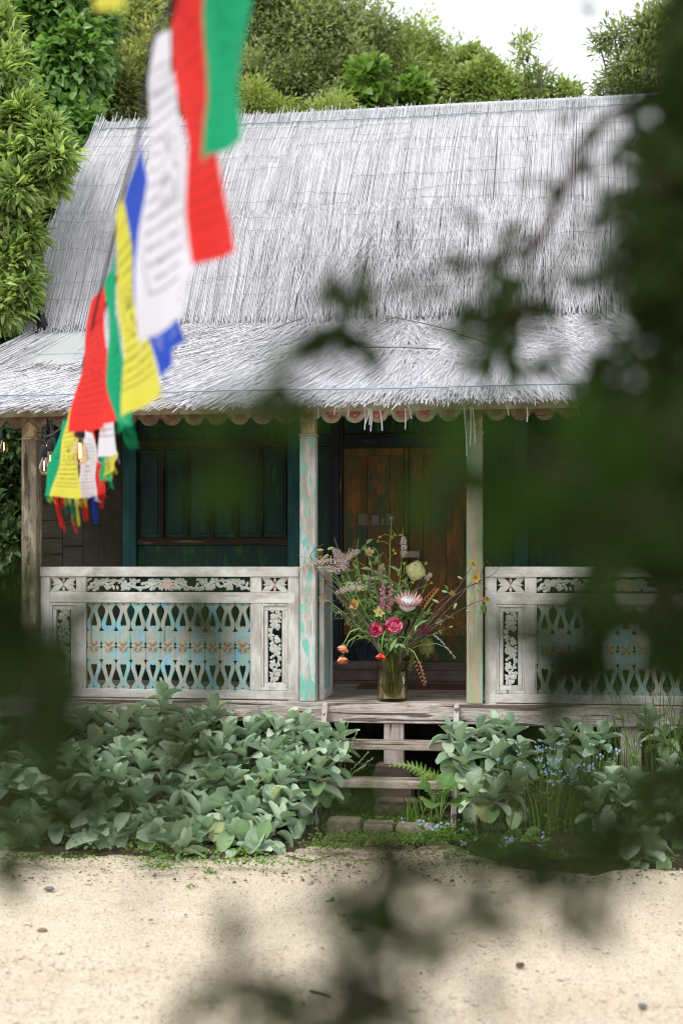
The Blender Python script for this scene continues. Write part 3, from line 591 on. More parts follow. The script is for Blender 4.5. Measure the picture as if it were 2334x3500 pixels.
# grey sheets bared at the left of the porch roof, in two courses, and below the torn mat
def low_sheet(px0, px1, t0, t1, off, name='metal_sheet'):
    q = MB(); f = []
    for t in (t0, t1):
        y, z = low_pt(t, off); 
        for px in (px0, px1): f.append((max(HX(px, float(y)), XL + (XC - XL) * t + .03), float(y), float(z)))
    f2 = [(a, b, c - .008) for a, b, c in f]; q.add(f + f2, [(0, 1, 3, 2), (4, 6, 7, 5), (0, 4, 5, 1), (2, 3, 7, 6), (0, 2, 6, 4), (1, 5, 7, 3)]); return q.build(name, M['sheet'], lo)
low_sheet(150, 2600, -.03, .06, .014); low_sheet(120, 560, .065, .32, .008); low_sheet(60, 520, .325, .56, .003)
def up_sheet(px0, px1, s0, s1, off):
    q = MB(); f = []
    for s in (s0, s1):
        y, z = up_pt(s, off)
        for px in (px0, px1): f.append((HX(px, float(y)), float(y), float(z)))
    f2 = [(a, b + .006, c - .005) for a, b, c in f]; q.add(f + f2, [(0, 1, 3, 2), (4, 6, 7, 5), (0, 4, 5, 1), (2, 3, 7, 6), (0, 2, 6, 4), (1, 5, 7, 3)]); return q.build('grey_sheet', M['sheet'], ur)
up_sheet(1290, 1500, .78, 1.0, -.006)
def letter(ch, px, py, s, size, rot):
    cu = bpy.data.curves.new('letter', 'FONT'); cu.body = ch; cu.size = size; cu.align_x = 'CENTER'; cu.align_y = 'CENTER'; cu.extrude = .0006
    o = bpy.data.objects.new('letter', cu); C.objects.link(o); me = bpy.data.meshes.new_from_object(o.evaluated_get(bpy.context.evaluated_depsgraph_get())); bpy.data.objects.remove(o)
    y, z = up_pt(s, -.0005); y2, z2 = up_pt(s + .02, -.0005); dn = Vector((0, float(y2 - y), float(z2 - z))).normalized(); upv = -dn; n_ = Vector((1, 0, 0)).cross(upv)
    Mx = Matrix((Vector((1, 0, 0)), upv, n_)).transposed().to_4x4() @ Matrix.Rotation(rot, 4, 'Z'); me.transform(Mx)
    link('letter', me, ur, M['lettering'], (HX(px, float(y)), float(y), float(z)))
letter('O', 1385, 0, .915, .17, -.4); letter('K', 1428, 0, .86, .17, -.5); letter('e', 1352, 0, .87, .08, .5); letter('r', 1342, 0, .895, .08, .6); letter('d', 1328, 0, .92, .08, .7); letter('a', 1366, 0, .82, .08, .3)

RD = .0027
def reedset(X0, X1, S0, S1, fn, off0, off1, name, par, mat='reed', K=5, rad=RD, bow=0.0):
    N = len(X0); k = np.linspace(0, 1, K)[None, :]; s = S0[:, None] + (S1 - S0)[:, None] * k; off = off0[:, None] + (off1 - off0)[:, None] * k
    x = X0[:, None] + (X1 - X0)[:, None] * k + bow * np.sin(k * 3.14) * rng.normal(0, 1, N)[:, None]
    y, z = fn(s, off); PT = np.stack([x, y, z], -1); r = rad * rng.uniform(.75, 1.2, N)
    o = link(name, tubes(PT, r, 3, np.clip(rng.normal(.55, .25, N), 0, 1), name), par, M[mat]); o['kind'] = 'stuff'; return o
def clumplean(x, k, amp, seed): return amp * np.sin(x * k + seed) * np.sin(x * k * 2.7 + seed * 2.1)
# first mat, from above the ridge to two thirds down
N = 4600; x = XL + .02 + (XRR - XL - .02) * (np.arange(N) + rng.normal(0, 1.2, N)) / N; lean = -.05 + clumplean(x, 5, .03, 1) + rng.normal(0, .012, N)
reedset(x, x + lean * 1.6, rng.normal(-.006, .009, N), rng.normal(.66, .02, N), up_pt, rng.uniform(.004, .02, N), rng.uniform(.004, .022, N), 'reed_mat', ur, K=7)
N = 160; x = XL + .02 + (XRR - XL) * rng.random(N) ** 1.6; reedset(x, x - .02, rng.normal(-.02, .01, N), rng.normal(.3, .1, N), up_pt, rng.uniform(.012, .03, N), rng.uniform(.004, .02, N), 'tall_reed_ends', ur, K=4)
# second mat, bottom of the upper roof, combed apart towards the middle and right
def gap(x):                                    # where the lower mat is torn: fewer reeds there
    g_ = np.ones_like(x)
    for px, w, d in ((1375, .16, .86), (1245, .07, .6), (1770, .1, .5), (1960, .12, .55)): g_ -= d * np.exp(-((x - HX(px, 1.1)) / w) ** 2)
    return g_
N = 5600; x = XL - .06 + (XRR - XL + .06) * rng.random(N); x = x[rng.random(N) < gap(x)]; N = len(x)
mess = np.clip((x - HX(850, 1.1)) / 1.0, 0, 1); lean = -.06 + mess * (clumplean(x, 6.5, .16, .3) + rng.normal(0, .07, N)) + rng.normal(0, .014, N)
reedset(x, x + lean * .85, rng.normal(.585, .022, N), 1.01 + rng.normal(0, .022, N) - .05 * rng.random(N) * mess, up_pt, rng.uniform(.012, .032, N), rng.uniform(.008, .034, N) + mess * rng.random(N) * .02, 'reed_mat', ur, K=5)
N = 420; x = HX(900, 1.1) + (HX(2334, 1.1) - HX(900, 1.1)) * rng.random(N); l2 = rng.normal(0, .3, N); s0 = rng.uniform(.68, .85, N)
reedset(x, x + l2 * .5, s0, s0 + rng.uniform(.15, .32, N), up_pt, rng.uniform(.03, .06, N), rng.uniform(.02, .07, N), 'loose_reeds', ur, K=3)
# porch roof: lower band fanned out, upper band tangled
def lowlean(x): t = np.clip((x - XC) / (HX(2300, -.3) - XC), 0, 1); return np.interp(t, [0, .15, .3, .45, .6, .8, 1], [-.95, -.8, -.5, -.26, -.22, .12, .5])
N = 9500; x = XC - .3 + (XRR + .5 - XC) * rng.random(N); t0 = rng.uniform(.46, .8, N); ln = rng.uniform(.22, .36, N); lean = lowlean(x) + rng.normal(0, .12, N) + clumplean(x, 4, .12, 2)
t1 = np.minimum(t0 + ln, 1.03 + rng.normal(0, .018, N)); keep = t1 > t0 + .08
x, t0, t1, lean = x[keep], t0[keep], t1[keep], lean[keep]; N = len(x)
edge = XL + (XC - XL) * t0; keep = x > edge - .12; x, t0, t1, lean = x[keep], t0[keep], t1[keep], lean[keep]; N = len(x)
reedset(x, x + lean * (t1 - t0) * LLEN, t0, t1, low_pt, rng.uniform(.008, .04, N), rng.uniform(.012, .05, N), 'reed_mat', lo, K=3)
N = 3600; x = XC + (XRR + .5 - XC) * rng.random(N); t1 = 1.04 + np.abs(rng.normal(0, .022, N)); t0 = t1 - rng.uniform(.16, .3, N); lean = lowlean(x) + rng.normal(0, .16, N)
reedset(x, x + lean * (t1 - t0) * LLEN, t0, t1, low_pt, rng.uniform(.02, .05, N), rng.uniform(0, .035, N), 'eave_fringe', lo, K=3, rad=.0032)
N = 11000; x = HX(400, .6) + (XRR - HX(400, .6)) * rng.random(N) ** .92; t0 = rng.uniform(-.05, .5, N); ln = rng.uniform(.1, .24, N)
x0w = np.clip((x - HX(400, .6)) / .5, .15, 1); swirl = clumplean(x, 3.1, .9, .7) + clumplean(x, 7.7, .7, 2.1); lean = np.interp(x, [HX(400, .6), HX(900, .6), HX(1300, .6), HX(2300, .6)], [-.45, -.8, .1, .3]) + swirl * x0w + rng.normal(0, .4, N)
reedset(x, x + lean * ln * LLEN, t0, np.minimum(t0 + ln / np.sqrt(1 + .4 * lean ** 2), .66), low_pt, rng.uniform(.005, .04, N), rng.uniform(.005, .042, N), 'tangled_reeds', lo, K=3)
N = 120; t0 = rng.uniform(.02, .5, N); x = XL + (XC - XL) * t0 + np.abs(rng.normal(0, .12, N)) - .03; ln = rng.uniform(.15, .4, N)
reedset(x, x - (.55 + .15 * rng.random(N)) * ln * 1.2, t0, t0 + ln, low_pt, rng.uniform(.01, .03, N), rng.uniform(.01, .03, N), 'loose_reeds', lo, K=3)
N = 150; x = rng.uniform(HX(60, 0), HX(330, 0), N); t0 = rng.normal(.54, .03, N); reedset(x, x + rng.normal(0, .09, N), t0, t0 + rng.uniform(.02, .07, N), low_pt, rng.uniform(.01, .05, N), rng.uniform(.0, .03, N), 'dry_litter', lo, 'reed_dark', K=3, rad=.003)
# stray reeds hanging from the eave, each one on its own
for px, py0, py1, dx in ((300, 1400, 1442, 0), (1085, 1385, 1430, 3), (1142, 1380, 1418, 0), (1190, 1380, 1423, -1), (1262, 1395, 1455, -16), (1246, 1395, 1469, 0), (1262, 1395, 1453, 0), (1270, 1400, 1474, -4), (1298, 1400, 1472, 8), (1235, 1375, 1417, 34), (1384, 1395, 1468, 0), (1394, 1380, 1432, 12), (1585, 1385, 1560, 10), (1608, 1390, 1524, -2), (1614, 1390, 1515, 9), (1800, 1390, 1442, 0), (1728, 1380, 1420, 10), (1965, 1385, 1420, 14)):
    a, c = P(px, py0, -.47), P(px + dx, py1, -.46); MB().tube([a, (a + c) / 2 + Vector((.004, 0, 0)), c], .0042, 4).build('hanging_reed', M['reed'], lo).data.attributes.new('tint', 'FLOAT', 'POINT').data.foreach_set('value', [.8] * 12)
# binding wires, twine, ridge cap, plastic, long stray stalks
NW = 15; K = 90; xs = np.linspace(XL, XRR, K); pts = []
for i in range(NW):
  for j in range(14):
    if rng.random() < .38: continue
    K = 16; a_ = XL + (XRR - XL) * (j + rng.uniform(-.1, .1)) / 14; xs = np.linspace(a_, min(a_ + (XRR - XL) / 14, XRR), K)
    s = rng.normal(0, .007) + .05 + i * .062 + .006 * np.sin(xs * 3 + i) + .004 * np.sin(xs * 11 + i * 2) + rng.normal(0, .0025, K); y, z = up_pt(s, .026 if s.mean() < .58 else .046); pts.append(np.stack([xs, y, z], -1))
o = link('binding_wire', tubes(np.array(pts), np.full(len(pts), .0011), 3, None, 'binding'), ur, M['bindwire']); o['kind'] = 'stuff'
def twine(fn, sfun, off, name, par):
    xs = np.linspace(XC if fn is low_pt else XL, XRR, 160); s = sfun(xs); y, z = fn(s, off); MB().tube([Vector((a, float(b_), float(c_))) for a, b_, c_ in zip(xs, y, z)], .0045, 4).build(name, M['wire'], par)
twine(up_pt, lambda x: .03 + .035 * np.sin((x - XL) / (XRR - XL) * 3.14 + .3) + .003 * np.sin(x * 30), .034, 'twine', ur); twine(low_pt, lambda x: .955 + .006 * np.sin(x * 3.1) + .003 * np.sin(x * 29), .056, 'twine', lo)
q = MB(); q.tube([(HX(800, 2.4), 2.44, 5.63), ((HX(1500, 2.4)), 2.44, 5.65), (XRR, 2.44, 5.655)], .036, 8); q.build('ridge_cap', M['metal'], ur, True)
MB().bar((XL - .005, 2.42, 5.65), (HX(520, 2.4), 2.42, 5.63), .02, .03).build('ridge_batten', M['metal'], ur)
MB().tube([(XL - .012, float(up_pt(s, 0)[0]), float(up_pt(s, 0)[1])) for s in (0, .2, .4, .6, .8, 1.0)], .014, 6).build('verge_strip', M['plastic'], ur, True)
q = MB(); q.grid(lambda u, v: Vector((XL - .05 + .16 * u, .93 + .05 * math.sin(u * 5 + v * 3) + .1 * v, 3.64 - .2 * v - .03 * math.sin(u * 9))), 6, 4); q.build('loose_plastic', M['plastic'], ur, True)
for a, c in (((1320, 1130), (1560, 1185)), ((1080, 1125), (1240, 1100)), ((1240, 1226), (1500, 1240)), ((940, 1160), (1040, 1130)), ((1560, 1190), (1700, 1240)), ((1300, 1155), (1370, 1130))):
    t0_, t1_ = (a[1] - 1112) / 275, (c[1] - 1112) / 275; y0, z0 = low_pt(t0_, .062); y1, z1 = low_pt(t1_, .066); A = Vector((HX(a[0], float(y0)), float(y0), float(z0))); B = Vector((HX(c[0], float(y1)), float(y1), float(z1)))
    MB().tube([A, (A + B) / 2 + Vector((0, 0, .006)), B], .004, 4).build('stray_stalk', M['reed_dark'], lo)
# ------------------------------------------------------------------ trees and climbers
def mpp(depth): return depth / F
def crown_pts(lobes, clump, seed, up=.3):      # lobes (px, py, depth, rx, ry, n) in photo pixels; leaves gather in clumps near the surface
    R = np.random.default_rng(seed); Cs, Ds, TI = [], [], []
    for px, py, dp, rx, ry, n in lobes:
        c = np.array(PD(px, py, dp)); ax, az = rx * mpp(dp), ry * mpp(dp); ay = (ax + az) / 2 * .8; nc = max(3, int(n / clump))
        v = unit(R.normal(0, 1, (nc, 3))); rad = (1 - .6 * R.random(nc) ** 2) * (.86 + .3 * np.sin(v[:, 0] * 5 + seed) * np.sin(v[:, 2] * 6 + px) + .16 * R.normal(0, 1, nc)); rad = rad[:, None]; cc = c + v * rad * np.array([ax, ay, az])
        sg = np.clip(.11 * min(ax, az) + .03, .05, .15) if clump > 12 else .028; i = R.integers(0, nc, n); p = cc[i] + R.normal(0, 1, (n, 3)) * sg
        out = unit(p - cc[i] + v[i] * .1); d = unit(out + v[i] * .5 + np.array([0, 0, up]) + R.normal(0, .6, (n, 3))); Cs.append(p); TI.append(np.clip(.62 * R.random(nc)[i] ** 1.3 + .4 * R.random(n), 0, 1)); Ds.append(d)
    return np.concatenate(Cs), np.concatenate(Ds), np.concatenate(TI), R
def tree(name, label, cat, base_px, dp, lobes, leafL, leafW, mat, clump=40, seed=1, bark='bark', trunk=.12, up=.3, droop=.2, group=None, fold=.25, twigs=0):
    b0 = PD(base_px, HY, dp); b0.z = 0; t = thing(name, label, cat, b0, group); c, d, ti, R = crown_pts(lobes, clump, seed, up); n = len(c)
    nr = unit(np.array([0, 0, 1.]) + R.normal(0, .45, (n, 3)) + np.array([.0, -.6, 0])); s = R.uniform(.65, 1.2, n)
    o = link('crown', leaf_mesh('crown', c, d, nr, leafL * s, leafW * s, ti, fold, droop), t, M[mat])
    q = MB(); top = max(PD(*l[:3]).z for l in lobes); cx = sum(PD(*l[:3]).x for l in lobes) / len(lobes); cy = sum(PD(*l[:3]).y for l in lobes) / len(lobes)
    mid = Vector(((b0.x + cx) / 2, (b0.y + cy) / 2, top * .5)); apex = Vector((cx, cy, top * .85)); q.tube([b0 - Vector((0, 0, .1)), b0.lerp(mid, .5) + Vector((.05, 0, 0)), mid, apex], [trunk, trunk * .8, trunk * .6, trunk * .2], 8); q.build('trunk', M[bark], t, True)
    RR = random.Random(seed); q = MB()
    for l in lobes:
        e = PD(*l[:3]); s0 = b0.lerp(mid, .8) if e.z < mid.z else mid.lerp(apex, .3); k = (s0 + e) / 2 + Vector((RR.uniform(-.1, .1), 0, -.1)); q.tube([s0, k, e], [trunk * .4, trunk * .25, trunk * .08], 5)
        for j in range(twigs):
            v = Vector((RR.gauss(0, 1), RR.gauss(0, 1), RR.gauss(0, 1))).normalized(); f = e + Vector((v.x * l[3], v.y * l[3] * .7, v.z * l[4])) * mpp(l[2]); q.tube([e, (e + f) / 2 + Vector((0, 0, .05)), f], [trunk * .1, trunk * .06, .004], 4)
    q.build('limbs', M[bark], t, True)['kind'] = 'stuff'; return t
BT = 'trees behind the roof'
tree('evergreen_tree', 'tall dense dark evergreen tree rising behind the roof ridge', 'tree', 1000, 15.5, [(900, 60, 15.5, 200, 260, 15000), (1080, 120, 15.2, 210, 220, 14000), (1010, 300, 15, 260, 140, 11000), (1230, 190, 15.4, 140, 160, 9000), (830, 250, 15.6, 150, 200, 8000)], .066, .027, 'f_dark', 60, 11, group=BT, twigs=7, trunk=.22)
tree('evergreen_tree', 'rounded dark evergreen sloping down towards the white sky', 'tree', 1500, 16, [(1390, 200, 16, 140, 130, 9500), (1330, 300, 15.6, 190, 130, 9000), (1510, 300, 16, 140, 130, 9000), (1600, 330, 15.8, 130, 100, 6000)], .068, .028, 'f_mid', 50, 12, group=BT, twigs=8, trunk=.18)
tree('evergreen_tree', 'brighter green tree crown low behind the roof beside the twig tips', 'tree', 1680, 15, [(1650, 300, 15.2, 100, 90, 5500), (1730, 350, 15, 110, 65, 4500), (1600, 225, 15.6, 60, 50, 1800), (1800, 360, 15, 100, 50, 3000)], .08, .03, 'f_mid', 40, 13, group=BT, twigs=6, trunk=.14)
tree('sapling', 'lime green young vine climbing in front of the dark evergreen', 'vine', 1260, 13.6, [(1250, 280, 13.6, 60, 50, 500), (1225, 340, 13.6, 50, 40, 400), (1410, 320, 13.6, 45, 35, 350), (1300, 350, 13.6, 40, 30, 250)], .12, .1, 'f_lime', 18, 14, trunk=.03)
tree('sapling', 'yellow green feathery shoots just above the ridge by the green flag', 'sapling', 880, 12.8, [(860, 330, 12.8, 50, 60, 900), (905, 375, 12.8, 60, 30, 600), (975, 370, 12.8, 45, 25, 450)], .075, .018, 'f_yellow', 30, 15, trunk=.03, group='yellow green saplings')
tree('sapling', 'yellow green feathery shoots in the middle above the ridge', 'sapling', 1120, 12.8, [(1130, 368, 12.8, 70, 22, 700), (1080, 378, 12.8, 40, 16, 300)], .075, .018, 'f_yellow', 30, 16, trunk=.03, group='yellow green saplings')
tree('thin_tree', 'thin twiggy tree with sparse leaves standing against the white sky', 'tree', 1850, 14, [(1800, 210, 14, 45, 90, 260), (1840, 300, 14, 60, 60, 520), (1930, 330, 14, 60, 45, 700), (1780, 160, 14, 20, 40, 160)], .09, .026, 'f_mid', 14, 17, trunk=.05, twigs=10)
t = thing('bare_sapling', 'bare grey sapling with fine upright twigs against the sky', 'sapling', PD(1860, HY, 13.6) * Vector((1, 1, 0)) if False else Vector((PD(1860, HY, 13.6).x, PD(1860, HY, 13.6).y, 0)))
q = MB(); RR = random.Random(4); b0 = worigin(t); top = PD(1838, 175, 13.6); q.tube([b0, b0.lerp(top, .6) + Vector((.05, 0, 0)), top], [.035, .02, .004], 5); q.build('trunk', M['bark'], t)
q = MB()
for i in range(22):
    s = b0.lerp(top, RR.uniform(.62, .97)) + Vector((.03, 0, 0)); e = s + Vector((RR.uniform(-.25, .3), RR.uniform(-.2, .2), RR.uniform(.2, .6))); q.tube([s, (s + e) / 2 + Vector((RR.uniform(-.03, .03), 0, .02)), e], [.007, .005, .002], 4)
q.build('branches', M['bark'], t)['kind'] = 'stuff'
tree('willowy_tree', 'feathery small-leaved tree at the upper right against the sky', 'tree', 2300, 13, [(2200, 230, 13, 120, 100, 2600), (2250, 110, 13, 110, 90, 2600), (2320, 250, 13, 90, 130, 3000), (2120, 290, 13, 70, 60, 900), (2100, 130, 13, 45, 50, 420), (2330, 40, 13, 90, 70, 2000), (2050, 160, 13, 25, 30, 120), (2180, 330, 13, 130, 40, 1400)], .085, .024, 'f_dark', 16, 18, trunk=.1, twigs=7)
tree('olive_tree', 'olive green small-leaved tree between the ivy and the white flag', 'tree', 430, 14, [(430, 130, 14, 130, 190, 9000), (520, 280, 13.6, 120, 170, 7000), (380, 330, 13.2, 120, 100, 5000), (560, 100, 14.5, 120, 140, 5000), (450, -60, 14.5, 150, 120, 4000), (640, 240, 14.5, 130, 200, 6000)], .09, .03, 'f_olive', 45, 19, trunk=.14, twigs=7)
tree('ivy_clad_tree', 'tree hung with glossy round bright green leaves at the upper left', 'tree', 200, 12.4, [(180, 60, 12.4, 170, 150, 4200), (250, 210, 12.2, 120, 150, 3200), (130, 230, 12.4, 120, 120, 2600), (300, 90, 12.6, 80, 120, 1600), (300, 320, 12.4, 60, 80, 900), (200, 350, 12.3, 90, 80, 1200), (60, 30, 12.6, 90, 110, 1600)], .1, .078, 'f_ivy', 18, 20, trunk=.16, droop=.35, up=-.1)
tree('lance_leaved_tree', 'pale green tree with long wavy leaves overhanging the left roof edge', 'tree', -420, 10.2, [(0, 260, 9.7, 90, 110, 1500), (70, 400, 9.6, 85, 70, 1200), (150, 470, 9.5, 70, 50, 780), (195, 540, 9.4, 55, 55, 630), (40, 560, 9.6, 110, 80, 1650), (150, 620, 9.5, 70, 50, 630), (20, 720, 9.6, 90, 90, 1350), (90, 800, 9.6, 50, 60, 510), (40, 900, 9.6, 80, 90, 1200), (95, 1000, 9.6, 35, 60, 360), (10, 1030, 9.6, 80, 90, 1050), (10, 110, 9.8, 50, 110, 630), (-130, 500, 9.8, 140, 400, 2250), (60, 640, 9.4, 60, 60, 510)], .108, .034, 'f_lance', 9, 21, trunk=.12, droop=.3, fold=.3, twigs=5)
tree('climber_hedge', 'dark ivy covered hedge in the gap between the left tree and roof', 'hedge', 150, 11.6, [(150, 760, 11.6, 110, 200, 3000), (130, 1000, 11.6, 130, 200, 3400), (210, 560, 11.8, 90, 170, 2400), (60, 1200, 11.6, 180, 120, 3000), (0, 700, 11.8, 200, 400, 4200), (260, 450, 12, 90, 110, 1600), (-50, 1150, 11.4, 150, 150, 1800)], .09, .07, 'f_ivy', 26, 22, trunk=.08, droop=.3, up=0)
tree('garden_shrub', 'dark leafy shrub seen past the corner post under the eave', 'shrub', 20, 11, [(10, 1560, 11, 130, 130, 2200), (30, 1760, 10.8, 130, 130, 2200), (0, 1950, 10.8, 150, 140, 2400), (60, 1500, 10.6, 60, 60, 500), (40, 1850, 10.4, 60, 60, 500), (-100, 1700, 11, 150, 300, 2500), (-60, 2200, 11, 200, 200, 2000), (190, 1480, 12, 60, 60, 400)], .1, .055, 'f_wall', 16, 23, trunk=.05, droop=.3)
# dense backdrop of shrubs beside the house so that no bare horizon shows
for i, (px, dp, lab) in enumerate(((-420, 13, 'leafy hedge beyond the left corner of the house'), (2750, 12, 'leafy hedge beyond the right corner of the house'))):
    tree('garden_hedge', lab, 'hedge', px, dp, [(px, 1700, dp, 380, 420, 5000), (px, 1100, dp, 330, 420, 5000), (px, 500, dp, 300, 380, 4000)], .11, .06, 'f_mid', 30, 40 + i, trunk=.1)
# ------------------------------------------------------------------ silver plants: every leaf its own piece
def silver_leaf(L, w, cup, curl, seed):
    R = random.Random(seed); m = MB(); nu, nv = 4, 6
    prof = [.14, .28, .55, .86, 1.0, .97, .5]; wv = R.uniform(0, 6)
    def fn(u, v):
        i = min(int(v * 6), 5); hw = (prof[i] + (prof[i + 1] - prof[i]) * (v * 6 - i)) * w / 2; s = (u - .5) * 2
        th = curl * v * v; x = s * hw * math.cos(abs(s) * cup); z = abs(s) ** 1.5 * hw * math.sin(cup) * 1.1 + .006 * math.sin(v * 7 + wv + s * 2)
        return Vector((x, L * (math.sin(th) / max(curl, 1e-3)) if abs(curl) > 1e-3 else L * v, z - (L * (1 - math.cos(th)) / max(curl, 1e-3) if abs(curl) > 1e-3 else 0)))
    m.grid(fn, nu, nv); me = m.mesh('leaf', True); return me
LEAVES = {k: [silver_leaf(1, w, cup, curl, i) for i, (w, cup, curl) in enumerate(((.7, .5, .35), (.8, .6, .6), (.66, .7, .2), (.75, .4, .9), (.85, .5, .45), (.7, .7, 1.2)))] for k in ('silver', 'silver_old')}
for k, l in LEAVES.items():
    for me in l: me.materials.append(M[k])
def put_leaf(par, base, d, nrm, L, kind, R):
    d = Vector(d).normalized(); nrm = Vector(nrm); s = d.cross(nrm).normalized(); n = s.cross(d)
    o = bpy.data.objects.new('leaf', R.choice(LEAVES[kind])); C.objects.link(o); o.parent = par
    o.matrix_local = Matrix.Translation(Vector(base) - worigin(par)) @ Matrix((s, d, n)).transposed().to_4x4() @ Matrix.Diagonal((L * R.uniform(.85, 1.15), L, L, 1)); return o
def shoot(par, stems, base, tip, R, size=.12, n=13):
    base, tip = Vector(base), Vector(tip); mid = (base + tip) / 2 + Vector((R.uniform(-.03, .03), R.uniform(-.05, .01), -.02)); stems.tube([base, mid, tip], [.011, .009, .006], 5)
    ax = (tip - mid).normalized(); ax = (ax + Vector((0, -.12, .35))).normalized(); u = ax.orthogonal().normalized(); w = ax.cross(u); a0 = R.uniform(0, 6.28)
    for i in range(n):
        f = i / (n - 1); a = a0 + i * 2.4; rad = u * math.cos(a) + w * math.sin(a)
        open_ = .12 + 1.45 * (1 - f) ** .8 + R.uniform(-.15, .15); d = ax * math.cos(open_) + rad * math.sin(open_)
        L = size * (.5 + .6 * math.sin(min(1, (1 - f) * 1.5 + .18) * 1.5)) * R.uniform(.8, 1.15)
        p = tip - ax * ((1 - f) * size * .95) + rad * .006
        if open_ > 1.1: d = (d + Vector((0, 0, -.25))).normalized()
        put_leaf(par, p, d, ax * math.sin(open_) - rad * math.cos(open_) + Vector((0, 0, .02)), L, 'silver' if f > .22 or R.random() < .5 else 'silver_old', R)
def hanging(par, base, R, n, size):
    for i in range(n):
        a = R.uniform(-2.6, -.5); d = Vector((math.cos(a) * .6, -.5 + R.uniform(-.2, .2), -.75 + R.uniform(-.25, .4))); p = Vector(base) + Vector((R.uniform(-.1, .1), R.uniform(-.06, .04), R.uniform(-.16, .08)))
        put_leaf(par, p, d, Vector((0, -.7, .6)), size * R.uniform(.8, 1.2), 'silver_old' if R.random() < .55 else 'silver', R)
def silver_plant(label, gx, gy, tips, seed, size=.15, hang=8, group='silver leaved plants along the porch'):
    R = random.Random(seed); t = thing('silver_leaved_plant', label, 'plant', (gx, gy, .02), group); st = MB()
    for (px, py, dy) in tips:                       # where each shoot ends: column and row in the photo, and how far in front of the porch
        tip = P(px, py, dy); base = Vector((gx + (tip.x - gx) * .35 + R.uniform(-.04, .04), gy + (dy - gy) * .3, .03))
        shoot(t, st, base, tip, R, size * R.uniform(.85, 1.15), R.choice((10, 11, 12, 13)))
        if hang: hanging(t, Vector((tip.x, tip.y + .03, max(.12, tip.z - size * 1.5))), R, max(2, hang // 2), size * .95)
    st.build('stem', M['silver_stem'], t, True)['kind'] = 'stuff'
